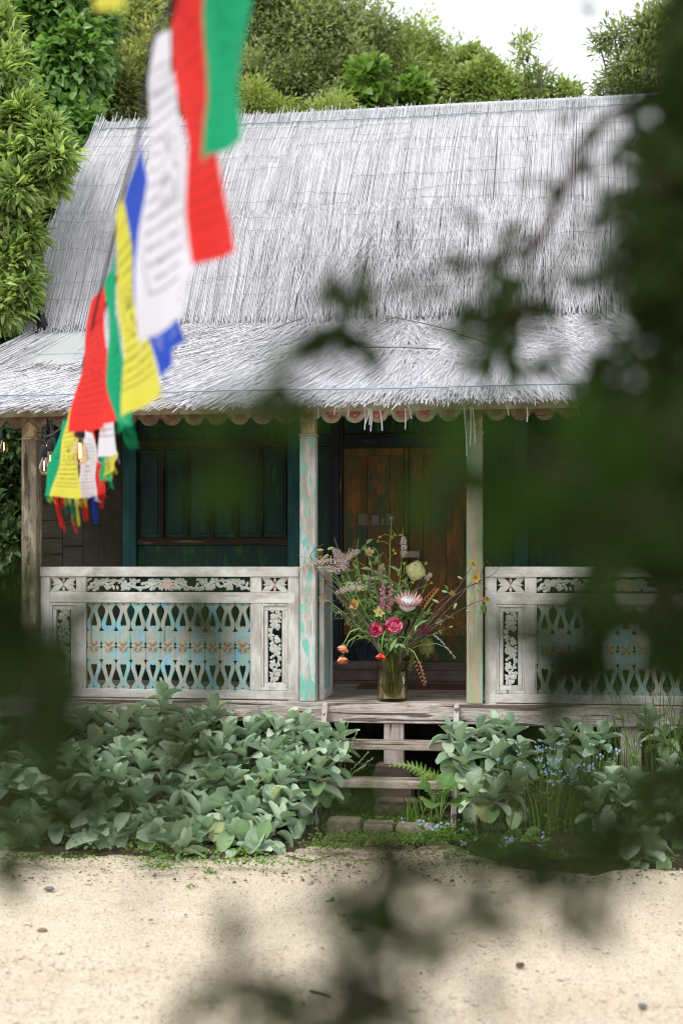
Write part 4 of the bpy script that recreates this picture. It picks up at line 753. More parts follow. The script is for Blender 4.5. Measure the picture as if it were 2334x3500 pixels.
SP = [
 ('silver-green plant at the far left edge below the corner post', 60, -.75, [(20, 2520, -.6), (90, 2560, -.75), (150, 2500, -.6), (30, 2650, -.95), (110, 2680, -1.0)]),
 ('low dim silver-green plant hanging over the gravel at the far left', 70, -1.25, [(30, 2790, -1.2), (120, 2790, -1.25), (60, 2880, -1.4)]),
 ('silver-green plant under the left end of the carved railing', 260, -.6, [(215, 2490, -.5), (290, 2460, -.45), (240, 2590, -.75), (330, 2540, -.6), (350, 2450, -.4)]),
 ('large-leaved silver plant whose leaf curls over the gravel at left', 260, -1.2, [(190, 2710, -1.0), (290, 2690, -1.0), (240, 2800, -1.3), (330, 2830, -1.42), (360, 2770, -1.3)]),
 ('silver-green plant with upright leaf reaching above the sill at left', 470, -.55, [(420, 2460, -.45), (470, 2440, -.4), (555, 2370, -.3), (520, 2500, -.55), (430, 2560, -.7)]),
 ('silver plant with a big drooping spoon leaf in mid left bush', 480, -1.0, [(420, 2660, -.95), (490, 2600, -.8), (500, 2700, -1.0), (560, 2640, -.9), (380, 2620, -.85)]),
 ('bright silver plant with tight upright rosettes below the fretwork', 640, -.6, [(590, 2480, -.5), (640, 2510, -.6), (670, 2450, -.45), (600, 2580, -.75), (700, 2540, -.65)]),
 ('tallest silver plant, cupped leaves overlapping the sill beam', 740, -.5, [(735, 2425, -.4), (690, 2480, -.5), (780, 2500, -.55), (745, 2560, -.7)]),
 ('silver plant with open spreading rosette in the middle of left bush', 740, -.9, [(735, 2640, -.85), (690, 2660, -.9), (800, 2650, -.85), (640, 2690, -.95)]),
 ('small silver seedling rosette alone on the gravel edge', 640, -1.5, [(630, 2880, -1.48), (610, 2850, -1.42)]),
 ('silver plant sprawling low over the gravel left of the stones', 880, -1.25, [(905, 2830, -1.25), (880, 2890, -1.4), (820, 2850, -1.3), (960, 2790, -1.1)]),
 ('silver-green plant with upright leaves against the sill right of centre', 900, -.5, [(905, 2460, -.42), (860, 2500, -.5), (950, 2490, -.48), (925, 2560, -.62)]),
 ('silver plant with drooping leaves in the lower right of left bush', 920, -.9, [(910, 2640, -.8), (860, 2700, -.95), (960, 2660, -.85), (1000, 2720, -.95), (930, 2740, -1.0)]),
 ('dense silver plant beside the steps, left of the bare riser', 1050, -.55, [(1040, 2480, -.4), (1000, 2530, -.5), (1070, 2540, -.5), (1110, 2520, -.42), (1020, 2600, -.65), (1090, 2620, -.65), (1120, 2580, -.55)]),
 ('slim silver sprig leaning over the left end of the steps', 1150, -.4, [(1165, 2500, -.35), (1140, 2570, -.45)]),
 ('silver plant with wavy leaves hugging the right step batten', 1545, -.45, [(1530, 2490, -.35), (1570, 2520, -.4), (1590, 2580, -.5), (1640, 2480, -.35)]),
 ('dim silver plant with upright tips right of the steps', 1700, -.5, [(1690, 2480, -.35), (1740, 2490, -.38), (1700, 2570, -.5), (1780, 2550, -.5)]),
 ('dim silver plant low in the shade below the fern', 1640, -.9, [(1620, 2680, -.8), (1700, 2690, -.85), (1760, 2660, -.8)]),
 ('tall lone silver stalk rising above the right sill', 2220, -.4, [(2215, 2450, -.3), (2270, 2500, -.4)]),
 ('silver plant with broad standing leaf beside the forget-me-nots', 2100, -.95, [(2090, 2660, -.85), (2130, 2720, -.95), (2040, 2730, -.95), (2170, 2660, -.85)]),
 ('large dim silver plant at the right edge with hanging leaves', 2260, -1.0, [(2290, 2620, -.8), (2250, 2700, -.9), (2310, 2740, -1.0), (2200, 2780, -1.05)]),
 ('dim silver plant with spoon leaves near the gravel at right', 2120, -1.3, [(2080, 2830, -1.25), (2150, 2840, -1.3), (2220, 2870, -1.35)]),
 ('shaded silver plant at the back of the right bed', 1960, -.45, [(1940, 2490, -.35), (2000, 2520, -.4), (2060, 2510, -.4), (1880, 2520, -.4)]),
 ('pale silver plant low in the middle of the left bush front', 560, -1.15, [(520, 2790, -1.15), (590, 2760, -1.05), (450, 2830, -1.3), (540, 2850, -1.35), (640, 2740, -1.0), (700, 2760, -1.05)]),
 ('silver plant in the shade at the foot of the left bush', 760, -1.1, [(760, 2740, -1.0), (820, 2740, -1.0), (780, 2800, -1.15), (850, 2770, -1.1), (720, 2830, -1.2)]),
 ('silver plant filling the left rear of the bed below the sill', 380, -.75, [(330, 2640, -.9), (380, 2520, -.55), (400, 2590, -.75), (300, 2580, -.75), (140, 2600, -.8)]),
 ('silver plant filling the rear below the turquoise post', 980, -.6, [(960, 2560, -.6), (1000, 2470, -.38), (830, 2560, -.65), (980, 2620, -.7), (800, 2560, -.62)]),
]
for i, (lab, gpx, gy, tips) in enumerate(SP): silver_plant(lab, HX(gpx, gy), gy, tips, 100 + i, .15 if gpx < 1400 else .14, 6 if i not in (9, 14, 18) else 0)

# ------------------------------------------------------------------ small plants
def strand_mesh(name, pts_list, r, sides=3): return MB()
def grass_tuft(label, c, n, h, seed, group=None, spread=.05, lean=.5):
    R = np.random.default_rng(seed); c = np.array(c); b = c + np.stack([R.normal(0, spread, n), R.normal(0, spread, n), np.zeros(n)], 1); hh = h * R.uniform(.5, 1.1, n); ln = R.normal(0, lean, (n, 2))
    k = np.linspace(0, 1, 4); V, Fc = [], []
    for i in range(4):
        p = b + np.stack([ln[:, 0] * hh * k[i] ** 2, ln[:, 1] * hh * k[i] ** 2, hh * k[i] * (1 - .25 * k[i] * np.abs(ln[:, 0]))], 1); w = (.0035 * (1 - k[i] ** 2) + .0005); V.append(p - np.array([w, 0, 0])); V.append(p + np.array([w, w * .5, 0]))
    V = np.stack(V, 1); o = (np.arange(n) * 8)[:, None]; Fc = np.concatenate([o + np.array([[2 * i, 2 * i + 1, 2 * i + 3, 2 * i + 2]]) for i in range(3)])
    return tag(link('grass_tuft', np_mesh('grass', (V - c).reshape(-1, 3), Fc, np.repeat(R.random(n), 8)), None, M['f_grass'], c), label, 'grass', group)
grass_tuft('tall loose grass against the right railing', (HX(2290, -.3), -.3, .03), 70, 1.15, 1, 'grass tufts', .16, .3)
grass_tuft('thin grass blades against the sill behind forget-me-nots', (HX(2080, -.25), -.25, .03), 40, .85, 2, 'grass tufts', .14, .25)
grass_tuft('folded grass blade above the left bush by the fretwork', (HX(690, -.2), -.2, .03), 9, .86, 3, 'grass tufts', .02, .18)
grass_tuft('short grass blades before the turquoise post', (HX(900, -.15), -.15, .03), 12, .78, 4, 'grass tufts', .06, .2)
grass_tuft('grass blades under the lower step', (HX(1420, -.55), -.55, .03), 30, .22, 5, 'grass tufts', .06, .6)
grass_tuft('long grass among the forget-me-nots', (HX(1950, -.65), -.65, .05), 160, .45, 6, 'grass tufts', .2, .4)
# forget-me-nots
def forget(label, c, n, h, sx, sy, seed):
    R = random.Random(seed); c = Vector(c); t = thing('forget_me_not', label, 'flower plant', c, 'forget-me-nots in the right bed'); st = MB(); lc, ld = [], []
    fl = MB()
    for i in range(n):
        b = c + Vector((R.gauss(0, sx), R.gauss(0, sy), 0)); e = b + Vector((R.gauss(0, .05), R.gauss(-.04, .04), h * R.uniform(.55, 1.1))); st.tube([b, (b + e) / 2 + Vector((0, 0, .02)), e], .0018, 3)
        for j in range(15): f = R.random() * .9; lc.append(b.lerp(e, f)); a = R.uniform(0, 6.28); ld.append(Vector((math.cos(a), math.sin(a), .5)))
        for j in range(R.choice((2, 3, 4, 6))):
            p = e + Vector((R.gauss(0, .012), R.gauss(0, .01), R.gauss(0, .008))); nn = Vector((R.gauss(0, .5), -1, R.uniform(.3, 1.2))).normalized(); u = nn.orthogonal().normalized(); w = nn.cross(u)
            for k in range(5): a = k * 1.2566; fl.petal(p, u * math.cos(a) + w * math.sin(a), nn, .0078, .0065, .1, .62)
    st.build('stem', M['f_stem'], t)['kind'] = 'stuff'
    n2 = len(lc); lc = np.array([tuple(v) for v in lc]); ld = np.array([tuple(v) for v in ld]); RN = np.random.default_rng(seed)
    link('leaves', leaf_mesh('leaves', lc, ld, RN.normal(0, .3, (n2, 3)) + np.array([0, -.3, 1.]), RN.uniform(.03, .06, n2), RN.uniform(.008, .016, n2), RN.random(n2)), t, M['f_cover'])
    fl.build('blossoms', M['blue_flower'], t, True)
M['f_stem'] = simple('green_stem', (.26, .38, .11), (.18, .3, .08), 50, .6, 0)
M['blue_flower'] = petalmat('pale_blue_petals', (.34, .5, .85), (.5, .66, .9), .6, .25, 90)
forget('cloud of pale blue forget-me-nots in front of the right railing', (HX(1930, -.6), -.6, .05), 46, .5, .17, .1, 1)
forget('pale blue forget-me-nots left of the cloud, near the broad leaves', (HX(1840, -.75), -.75, .05), 16, .42, .1, .08, 2)
forget('blue flowers among grass right of the cloud', (HX(2060, -.55), -.55, .05), 14, .48, .1, .08, 3)
forget('few low blue flowers by the stone edging', (HX(1480, -1.05), -1.05, .02), 9, .14, .1, .07, 4)
forget('low blue flowers on the gravel edge with round leaves', (HX(1790, -1.35), -1.35, .02), 12, .13, .12, .06, 5)
# fern, broad leaves
t = thing('fern', 'bright lime fern frond leaning over the lower step', 'fern', (HX(1500, -.5), -.5, .04)); RR = random.Random(3)
def frond(a, m_, c, n=17, wl=.075):
    pts = [a * (1 - s) ** 2 + m_ * (2 * s * (1 - s)) + c * s * s for s in [i / n for i in range(n + 1)]]; rc, rd, rl = [], [], []; fr = frames(pts)
    for i in range(3, n + 1):
        p, tt, u, w = fr[i]; sd = tt.cross(Vector((0, -.75, .66))).normalized(); L = wl * math.sin(min(1, (n + 1.2 - i) / n * 1.25) * 1.5)
        for sg in (-1, 1):
            d = (sd * sg + tt * .45 + Vector((0, 0, -.1))).normalized(); k = 8
            for j in range(k):
                q = p + d * (L * j / k)
                for s2 in (-1, 1): rc.append(q); rd.append(d * .5 + tt * s2 * .9); rl.append(L * .24 * (1 - j / k * .8) + .003)
    rc = np.array([tuple(v) for v in rc]); rd = np.array([tuple(v) for v in rd]); n2 = len(rc); RN = np.random.default_rng(4); st = MB().tube(pts, [.003] * (n - 1) + [.0015] * 2, 4).build('frond', M['f_stem'], t)
    link('leaflets', leaf_mesh('leaflets', rc, rd, np.tile(np.array([0, -.7, .7]), (n2, 1)) + RN.normal(0, .12, (n2, 3)), np.array(rl), np.array(rl) * .5, RN.random(n2), .1, .05), st, M['f_fern'])['kind'] = 'stuff'
root = Vector((HX(1510, -.45), -.45, .05)); frond(root, P(1490, 2590, -.5), P(1332, 2617, -.55)); frond(root, P(1520, 2600, -.45), P(1440, 2660, -.55), 14, .06); frond(root, P(1560, 2580, -.45), P(1600, 2620, -.5), 14, .06)
def broad(label, root, leaves, name='broad_leaved_plant'):
    t = thing(name, label, 'plant', root); st = MB()
    for (tip, w, L) in leaves:
        root_, tip = Vector(root), Vector(tip); d = (tip - root_); dh = Vector((d.x, d.y, 0)); b = root_ + d * .35 + Vector((0, 0, .1 * L)); st.tube([root_, (root_ + b) / 2 + Vector((0, 0, .03)), b], .004, 4)
        m = MB(); ax = (tip - b); L_ = ax.length; ax.normalize(); sd = ax.cross(Vector((0, -.45, .9))).normalized(); nn = sd.cross(ax); pf = [.05, .6, .95, 1, .85, .55, .02]
        def fn(u, v):
            i = min(int(v * 6), 5); hw = (pf[i] + (pf[i + 1] - pf[i]) * (v * 6 - i)) * w / 2; s = (u - .5) * 2
            return b + ax * (L_ * v) + sd * (s * hw) + nn * (abs(s) * hw * .35 + .1 * L_ * math.sin(v * 3.14) + .006 * math.sin(v * 26) * abs(s))
        m.grid(fn, 6, 12); o = m.build('leaf', M['f_broad'], t, True); o.data.attributes.new('tint', 'FLOAT', 'POINT').data.foreach_set('value', [RR.random()] * len(o.data.vertices))
    st.build('stem', M['f_stem'], t)['kind'] = 'stuff'
broad('broad wrinkled green leaves drooping at the right end of lower step', (HX(1500, -.7), -.68, .05), [(P(1425, 2685, -.75), .13, 1), (P(1465, 2765, -.85), .17, 1), (P(1560, 2700, -.85), .15, 1), (P(1540, 2640, -.6), .13, 1), (P(1600, 2760, -.85), .14, 1)])
broad('round green leaves at the gravel edge among low blue flowers', (HX(1760, -1.3), -1.3, .02), [(P(1735, 2845, -1.38), .07, .5), (P(1775, 2830, -1.3), .07, .5), (P(1820, 2855, -1.38), .07, .5), (P(1790, 2880, -1.45), .06, .5), (P(1850, 2835, -1.3), .07, .5), (P(1710, 2880, -1.45), .06, .4)], 'round_leaved_plant')
# sprays of tiny flower buds beside the steps
t = thing('bud_spray', 'thin sprays of pale buds reaching over the steps from the left', 'plant', (HX(1170, -.4), -.4, .05)); st, bd = MB(), MB(); RR = random.Random(8)
for tip in ((1190, 2470), (1220, 2500), (1275, 2590), (1245, 2615), (1230, 2660), (1200, 2720), (1180, 2640), (1260, 2570)):
    a = Vector((HX(1165, -.4), -.4, .12)); e = P(*tip, -.48); m_ = (a + e) / 2 + Vector((-.02, 0, .05)); st.tube([a, m_, e], .0018, 4)
    for i in range(14): p = m_.lerp(e, i / 13); bd.lathe([(0, -.004), (.0038, 0), (0, .005)], p + Vector((RR.uniform(-.006, .006), -.003, RR.uniform(-.006, .006))), 5)
st.build('stem', M['f_stem'], t)['kind'] = 'stuff'; bd.build('buds', simple('pale_buds', (.45, .5, .3), (.35, .42, .22), 60), t)['kind'] = 'stuff'
# ground cover, litter, pebbles
def cover(name, label, regions, L, mat, seed, dens):
    R = np.random.default_rng(seed); cs = []
    for px, py, sx, sy, n in regions: c = np.array(PG(px, py, .03)); cs.append(c + np.stack([R.normal(0, sx, n), R.normal(0, sy, n), R.uniform(0, .035, n)], 1))
    c = np.concatenate(cs); n = len(c); d = np.stack([R.normal(0, 1, n), R.normal(0, 1, n), R.uniform(.1, .9, n)], 1)
    return tag(link(name, leaf_mesh(name, c, d, np.tile(np.array([0, -.2, 1.]), (n, 1)) + R.normal(0, .3, (n, 3)), L * R.uniform(.6, 1.2, n), L * .75 * R.uniform(.6, 1.2, n), R.random(n), .1, .1), None, M[mat]), label, 'ground cover', None, 'stuff')
cover('ground_cover', 'small clover and moss weeds around the steps and bed edge', [(1320, 2770, .12, .06, 500), (1250, 2680, .06, .04, 200), (1120, 2740, .06, .08, 420), (1110, 2760, .07, .07, 500), (1350, 2880, .15, .05, 600), (1440, 2860, .1, .06, 500), (1130, 2900, .1, .03, 260), (1260, 2830, .12, .03, 300), (1700, 2880, .2, .05, 500), (100, 2940, .2, .03, 260), (700, 2950, .3, .03, 240), (540, 2970, .05, .02, 90), (900, 2960, .15, .03, 100), (1950, 2790, .2, .12, 900), (1850, 2700, .25, .15, 900), (1280, 2650, .2, .2, 300), (640, 2915, .3, .04, 250), (1350, 2960, .4, .04, 160), (1650, 2930, .15, .03, 260), (1850, 2930, .2, .03, 300), (2100, 2940, .25, .03, 260), (1600, 2840, .15, .1, 400), (1200, 2800, .1, .06, 450), (1400, 2810, .12, .06, 500), (1300, 2855, .18, .03, 350), (1180, 2875, .1, .02, 160)], .022, 'f_cover', 5, 1)
def scatter(name, label, cat, n, size, mat, seed, rect, flat=.5, z=.004, power=1.0):
    R = np.random.default_rng(seed); px = R.uniform(rect[0], rect[1], n); py = rect[2] + (rect[3] - rect[2]) * R.random(n) ** power; pts = np.array([tuple(PG(a, b_, z)) for a, b_ in zip(px, py)])
    s = size * np.exp(R.normal(0, .45, n)); an = R.uniform(0, 6.28, n); el = R.uniform(.5, 1, n)
    oc = np.array([(1, 0, 0), (0, 1, 0), (-1, 0, 0), (0, -1, 0), (0, 0, 1)], float); V = oc[None] * np.stack([s, s * el, s * flat], 1)[:, None]; V = V * R.uniform(.75, 1.2, (n, 5, 1))
    ca, sa = np.cos(an)[:, None], np.sin(an)[:, None]; V = np.stack([V[..., 0] * ca - V[..., 1] * sa, V[..., 0] * sa + V[..., 1] * ca, V[..., 2]], -1) + pts[:, None]
    o = (np.arange(n) * 5)[:, None]; Fc = np.concatenate([o + np.array([t_]) for t_ in ((0, 1, 4), (1, 2, 4), (2, 3, 4), (3, 0, 4))])
    return tag(link(name, np_mesh(name, V.reshape(-1, 3), Fc), None, M[mat]), label, cat, None, 'stuff')
scatter('grit', 'brown grit and fine leaf litter strewn over the cream gravel', 'litter', 2600, .003, 'debris', 1, (0, 2334, 2930, 3520), .4, .002, 1.2)
scatter('pale_grit', 'pale coarse grains of the gravel', 'grit', 7000, .005, 'gravel', 3, (0, 2334, 2930, 3520), .7, .0, 1.2)
scatter('litter_edge', 'dark debris along the edge of the planting bed', 'litter', 2600, .0055, 'debris', 2, (0, 2334, 2900, 3020), .5, .004, 1.6)
scatter('bed_grit', 'pale grit on the soil by the steps', 'grit', 1500, .007, 'pebble', 4, (1080, 1500, 2690, 2950), .6, .03)
PEB = simple('grey_pebble', (.2, .19, .18), (.1, .1, .1), 30)
for i, (px, py, s, lab, mat) in enumerate(((170, 3040, .022, 'dark grey pebble on the gravel at left', PEB), (146, 3181, .02, 'brown pebble on the gravel at the left edge', M['pebble']), (728, 2933, .022, 'pale grey stone by the bed edge under the left bush', PEB), (468, 2915, .02, 'tan pebble in front of the left bush', M['pebble']), (1190, 2955, .013, 'small pale stone before the stone edging', PEB), (2195, 3440, .016, 'grey pebble at the lower right of the gravel', PEB), (1725, 2955, .022, 'dark stone before the round leaved plant', M['pebble']), (1777, 3300, .018, 'mossy brown bud on the gravel right of centre', M['debris']), (1525, 2925, .02, 'ochre stone before the low blue flowers', M['stone']))):
    m = MB(); R = random.Random(i); m.lathe([(0, -.3), (.7, -.2), (1, .1), (.75, .45), (.3, .6), (0, .62)], (0, 0, 0), 9); V = [(Vector(v) * s * R.uniform(.9, 1.12)) for v in m.v]; m.v = [(v.x * 1.3, v.y, v.z) for v in V]; o = m.build('pebble', mat, None, True, loc=PG(px, py, .004)); o.rotation_euler.z = R.random() * 6; tag(o, lab, 'stone', 'pebbles on the yard')
for i, (pts, lab) in enumerate(((((985, 2925), (1060, 2945), (1150, 2920), (1200, 2912)), 'forked brown twig on the ground before the stone edging'), (((1060, 3385), (1095, 3395), (1125, 3407)), 'short dark stick lying on the gravel at the bottom'), (((1860, 2900), (1885, 2860), (1940, 2850)), 'pale bent twig at the edge of the right bed'))):
    b0 = PG(*pts[0], .008); t = MB().tube([PG(*p, .008 + (.03 if i == 2 and j else 0)) - b0 for j, p in enumerate(pts)], [.006, .005, .004, .003][:len(pts)], 5).build('twig', M['twig'], None, loc=b0); tag(t, lab, 'twig', 'fallen twigs')
for i, (px, py, h, lab) in enumerate(((650, 3033, .022, 'tiny weed tuft on the gravel below the left bush'), (1168, 3130, .02, 'flat green weed tuft in mid gravel'), (1228, 3182, .02, 'second flat weed tuft right of the first'), (555, 2965, .03, 'yellowish weed tuft at the bed edge'), (1130, 3080, .02, 'single pale weed sprig on the gravel'), (720, 2985, .04, 'upright sprig at the gravel edge'))): grass_tuft(lab, PG(px, py, 0), 13, h, 30 + i, 'weed tufts on the gravel', .016, .9)
# ------------------------------------------------------------------ steps, stones, hose
xs0, xs1 = HX(1110, -.12), HX(1559, -.12); st = thing('wooden_steps', 'weathered two-tread wooden steps leaning on the porch beam', 'steps', ((xs0 + xs1) / 2, -.4, 0))
for x in (xs0, xs1):
    q = MB(); q.add([(x - .018 + a, y, z) for a in (0, .036) for (y, z) in ((-.075, ZD + .004), (-.105, ZD - .01), (-.62, .02), (-.53, .0), (-.075, ZD - .2))], [(0, 1, 2, 3, 4), (9, 8, 7, 6, 5), (0, 5, 6, 1), (1, 6, 7, 2), (2, 7, 8, 3), (3, 8, 9, 4), (4, 9, 5, 0)]); q.build('stringer', M['beam_z'], st, bevel=.004)
for (pyt, yy, zz) in ((2537, -.33, None), (2668, -.55, None)):
    z1 = P(1340, pyt, yy).z; MB().box(xs0 + .019, xs1 - .019, yy - .02, yy + .14, z1 - .05, z1).build('tread', M['tread'], st, bevel=.008)
for i, (px0, px1, py, h, lab) in enumerate(((1116, 1232, 2868, .115, 'squared stone block of the edging, left, before the steps'), (1240, 1345, 2872, .1, 'middle mossy edging stone before the steps'), (1352, 1480, 2880, .1, 'right edging stone half hidden by clover'), (1060, 1110, 2812, .05, 'small flat rock at the corner of left bush'))):
    a, c = PG(px0, py, 0), PG(px1, py, 0); m = MB().box(a.x, c.x, a.y, a.y + .14, -.02, h); o = m.build('edging_stone', M['stone'], None, bevel=.014); tag(o, lab, 'stone', 'edging stones'); o.rotation_euler.z = 0
a = P(1275, 2650, -.3); MB().box(a.x, a.x + .3, -.4, -.12, -.02, .12).build('rock', M['pinkstone'], None, bevel=.04); tag(bpy.data.objects['rock'], 'flat brown rock under the steps below the prop', 'stone')
hz = MB().tube([P(1000, 2560, .2), P(1190, 2605, .15), P(1275, 2618, .1), P(1400, 2640, .3)], .016, 8).build('hose', M['hose'], None, True); tag(hz, 'black hose lying in the shadow behind the steps', 'hose')
mt = MB().box(HX(1225, .95), HX(1590, .95), .82, 1.18, ZD + .001, ZD + .013).build('door_mat', M['mat'], None, bevel=.003); tag(mt, 'brown coir mat on the porch before the door', 'mat')
# ------------------------------------------------------------------ vase and the stems in it
VX, VY = HX(1340, .03), .05; VB = Vector((VX, VY, ZD + .001)); VR, VH = .105, .335
T = NT('smoky_glass'); gl = T.n('BsdfGlass'); gl.inputs['Color'].default_value = (.9, .86, .76, 1); gl.inputs['Roughness'].default_value = .02; gl.inputs['IOR'].default_value = 1.25
tp = T.n('BsdfTransparent'); tp.inputs['Color'].default_value = (.92, .89, .8, 1); ms = T.n('MixShader'); ms.inputs[0].default_value = .86; T.l(gl.outputs[0], ms.inputs[1]); T.l(tp.outputs[0], ms.inputs[2]); M['glass'] = T.end(ms.outputs[0])
T = NT('vase_water'); gl = T.n('BsdfGlossy'); gl.inputs['Roughness'].default_value = .02; tp = T.n('BsdfTransparent'); tp.inputs['Color'].default_value = (.9, .88, .78, 1); fr = T.n('Fresnel'); fr.inputs[0].default_value = 1.33
ms = T.n('MixShader'); T.l(fr.outputs[0], ms.inputs[0]); T.l(tp.outputs[0], ms.inputs[1]); T.l(gl.outputs[0], ms.inputs[2]); M['water'] = T.end(ms.outputs[0])
vase = thing('glass_vase', 'tall smoky glass cylinder vase full of flowers on the porch edge', 'vase', VB)
MB().lathe([(0, .0), (VR * .9, 0), (VR, .008), (VR, VH), (VR - .004, VH + .001), (VR - .005, VH), (VR - .005, .02), (0, .018)], VB, 40).build('glass', M['glass'], vase, True)
MB().lathe([(0, .2), (VR - .006, .2), (VR - .006, .022), (0, .021)], VB, 32).build('water', M['water'], vase, True)
def stem_path(seed, tip, via=None):          # from the bottom of the vase through its mouth to the tip
    R = random.Random(seed); a = R.uniform(0, 6.28); r = R.uniform(.01, VR - .02); d = (tip - VB); m = VB + Vector((max(-.07, min(.07, d.x * .2)), max(-.05, min(.05, d.y * .2)), VH)); b = VB + Vector((r * math.cos(a) - m.x * 0 - d.x * .05, r * .8 * math.sin(a), .025))
    pts = [b, m]; c = via if via is not None else m.lerp(tip, .5) + Vector((0, 0, .06 * (tip - m).length))
    for s in (.25, .5, .75, 1): pts.append(m * (1 - s) ** 2 + c * (2 * s * (1 - s)) + tip * s * s)
    return pts
def stem_thing(name, label, cat, tip, r=.004, via=None, mat='f_stem', group=None, seed=None):
    sd = seed if seed is not None else hash_(label); t = thing(name, label, cat, VB + Vector((0, 0, .02)), group); pts = stem_path(sd, tip, via)
    MB().tube(pts, [r] * (len(pts) - 2) + [r * .85, r * .6], 5).build('stem', M[mat], t, True); return t, pts
def hash_(s): return sum((i + 1) * ord(c) for i, c in enumerate(s)) % 9973
def leafset(t, name, cs, ds, L, w, mat, seed, fold=.25, droop=.2, nz=(0, -.4, .9)):
    R = np.random.default_rng(seed); c = np.array([tuple(v) for v in cs]); d = np.array([tuple(v) for v in ds]); n = len(c)
    return link(name, leaf_mesh(name, c, d, np.tile(np.array(nz), (n, 1)) + R.normal(0, .35, (n, 3)), L * R.uniform(.7, 1.15, n), w * R.uniform(.8, 1.15, n), R.random(n), fold, droop), t, M[mat])
def one_leaf(t, base, d, L, w, mat='f_broad', nz=(0, -.5, .8)): return leafset(t, 'leaf', [base], [d], L, w, mat, hash_(str(base)), .18, .25, nz)
M['f_bouquet'] = foliage('bouquet_leaf', (.13, .23, .08), (.28, .42, .16), None, .5, .3)
M['peony'] = petalmat('hot_pink_petals', (.72, .02, .13), (.9, .2, .36), .55, .2, 60); M['peony_dark'] = petalmat('magenta_petals', (.55, .01, .12), (.7, .05, .2), .55, .2, 60)
M['poppy_red'] = petalmat('scarlet_petals', (.68, .03, .02), (.72, .1, .05), .5, .25, 50); M['poppy_orange'] = petalmat('orange_peach_petals', (.78, .22, .1), (.8, .36, .2), .5, .3, 50)
M['protea'] = petalmat('dusty_pink_bracts', (.74, .38, .38), (.8, .56, .5), .6, .2, 40); M['protea_core'] = petalmat('white_protea_heart', (.8, .78, .8), (.72, .7, .7), .7, .2, 90)
M['foxglove'] = petalmat('mauve_bells', (.6, .16, .42), (.72, .34, .55), .5, .3, 60); M['bell_mouth'] = petalmat('cream_bell_mouth', (.75, .55, .4), (.7, .45, .35), .6, .2, 80)
M['tulip'] = petalmat('yellow_green_petals', (.66, .62, .24), (.56, .6, .26), .5, .35, 40); M['tulip_or'] = petalmat('orange_yellow_petals', (.8, .45, .12), (.74, .56, .2), .5, .35, 40)
M['plume'] = simple('mauve_plume', (.62, .47, .44), (.72, .62, .57), 90, .8, 0); M['plume_cream'] = simple('cream_plume', (.66, .6, .48), (.55, .47, .38), 90, .8, 0)
M['banksia'] = simple('cream_banksia', (.5, .5, .26), (.4, .4, .18), 70, .8, .5); M['banksia_old'] = simple('olive_banksia', (.24, .25, .08), (.17, .18, .05), 90, .8, .6)
M['torch'] = petalmat('coral_orange_tubes', (.75, .2, .06), (.74, .34, .14), .5, .25, 50); M['mustard'] = petalmat('mustard_yellow', (.74, .68, .08), (.68, .6, .06), .5, .25, 80)
M['pod'] = simple('pale_green_pod', (.32, .42, .18), (.26, .36, .14), 60, .5, 0); M['branch'] = simple('brown_branch', (.13, .09, .07), (.09, .065, .055), 60, .8, .3); M['white_fleck'] = simple('silvery_spike', (.5, .54, .48), (.4, .45, .4), 80, .8, 0)
def two_tone(name, deep, light):
    T = NT(name); oi = T.n('ObjectInfo'); n = T.noise(T.coord((70, 70, 70)), 1, 2); col = T.mix(T.ramp(T.math('ADD', T.math('MULTIPLY', oi.outputs['Random'], .8), T.math('MULTIPLY', n, .4)), .35, .9), c4(deep), c4(light))
    return T.end(T.bsdf(col, .55, None, .25))
M['peony'] = two_tone('pink_peony_petals', (.5, .004, .07), (.95, .33, .48)); M['peony_dark'] = two_tone('magenta_peony_petals', (.35, .002, .06), (.75, .1, .25)); M['poppy_red'] = two_tone('scarlet_ranunculus', (.5, .01, .01), (.85, .16, .08)); M['poppy_orange'] = two_tone('peach_ranunculus', (.72, .14, .05), (.85, .5, .32))
# peonies: many cupped petals
def peony(label, px, py, y, r, mat, seed):
    c = P(px, py, y); t, pts = stem_thing('peony', label, 'flower', c + Vector((0, .03, -r * .6)), .005, None, 'f_stem', 'pink peonies in the vase'); R = random.Random(seed); fc = Vector((R.uniform(-.2, .2), -1, .35)).normalized(); u = fc.orthogonal().normalized(); w = fc.cross(u)
    for k, (rr, n, op) in enumerate(((.35, 5, .35), (.6, 7, .6), (.82, 8, .95), (1.0, 9, 1.3))):
        for i in range(n):
            a = 6.283 * i / n + k * .5 + R.uniform(-.15, .15); rd = u * math.cos(a) + w * math.sin(a); o_ = op + R.uniform(-.15, .15)
            m = MB(); L = r * (.75 + .3 * rr) * R.uniform(.9, 1.1); wd = r * (.55 + .35 * rr); sd = fc.cross(rd).normalized(); b0 = c - fc * (r * .55)
            def fn(q, v):
                th = o_ * (1 - .75 * v); pos = b0 + rd * (r * rr * math.sin(min(1.57, v * 1.7)) ) + fc * (L * 1.15 * v * (1 - .45 * rr * v)); s = (q - .5) * 2; hw = wd * .5 * (.35 + .65 * math.sin(min(1, v * 1.25 + .1) * 1.57)) * (1 if v < .9 else .75)
                return pos + sd * (s * hw) + rd * (-.35 * hw * s * s) + fc * (r * .09 * math.sin(s * 5 + seed + i) * v)
            m.grid(fn, 4, 4); m.build('petal', M[mat], t, True)
    return t, pts
t1, p1 = peony('rounded hot pink peony left of the red poppy stalk', 1284, 2152, -.07, .054, 'peony', 1); t2, p2 = peony('open ruffled pink peony below the protea', 1345, 2138, -.075, .06, 'peony', 2); peony('dark magenta peony at the right by the round banksia', 1452, 2155, .03, .042, 'peony_dark', 3); peony('pink peony half hidden behind the leaves at left', 1243, 2150, .08, .036, 'peony_dark', 5)
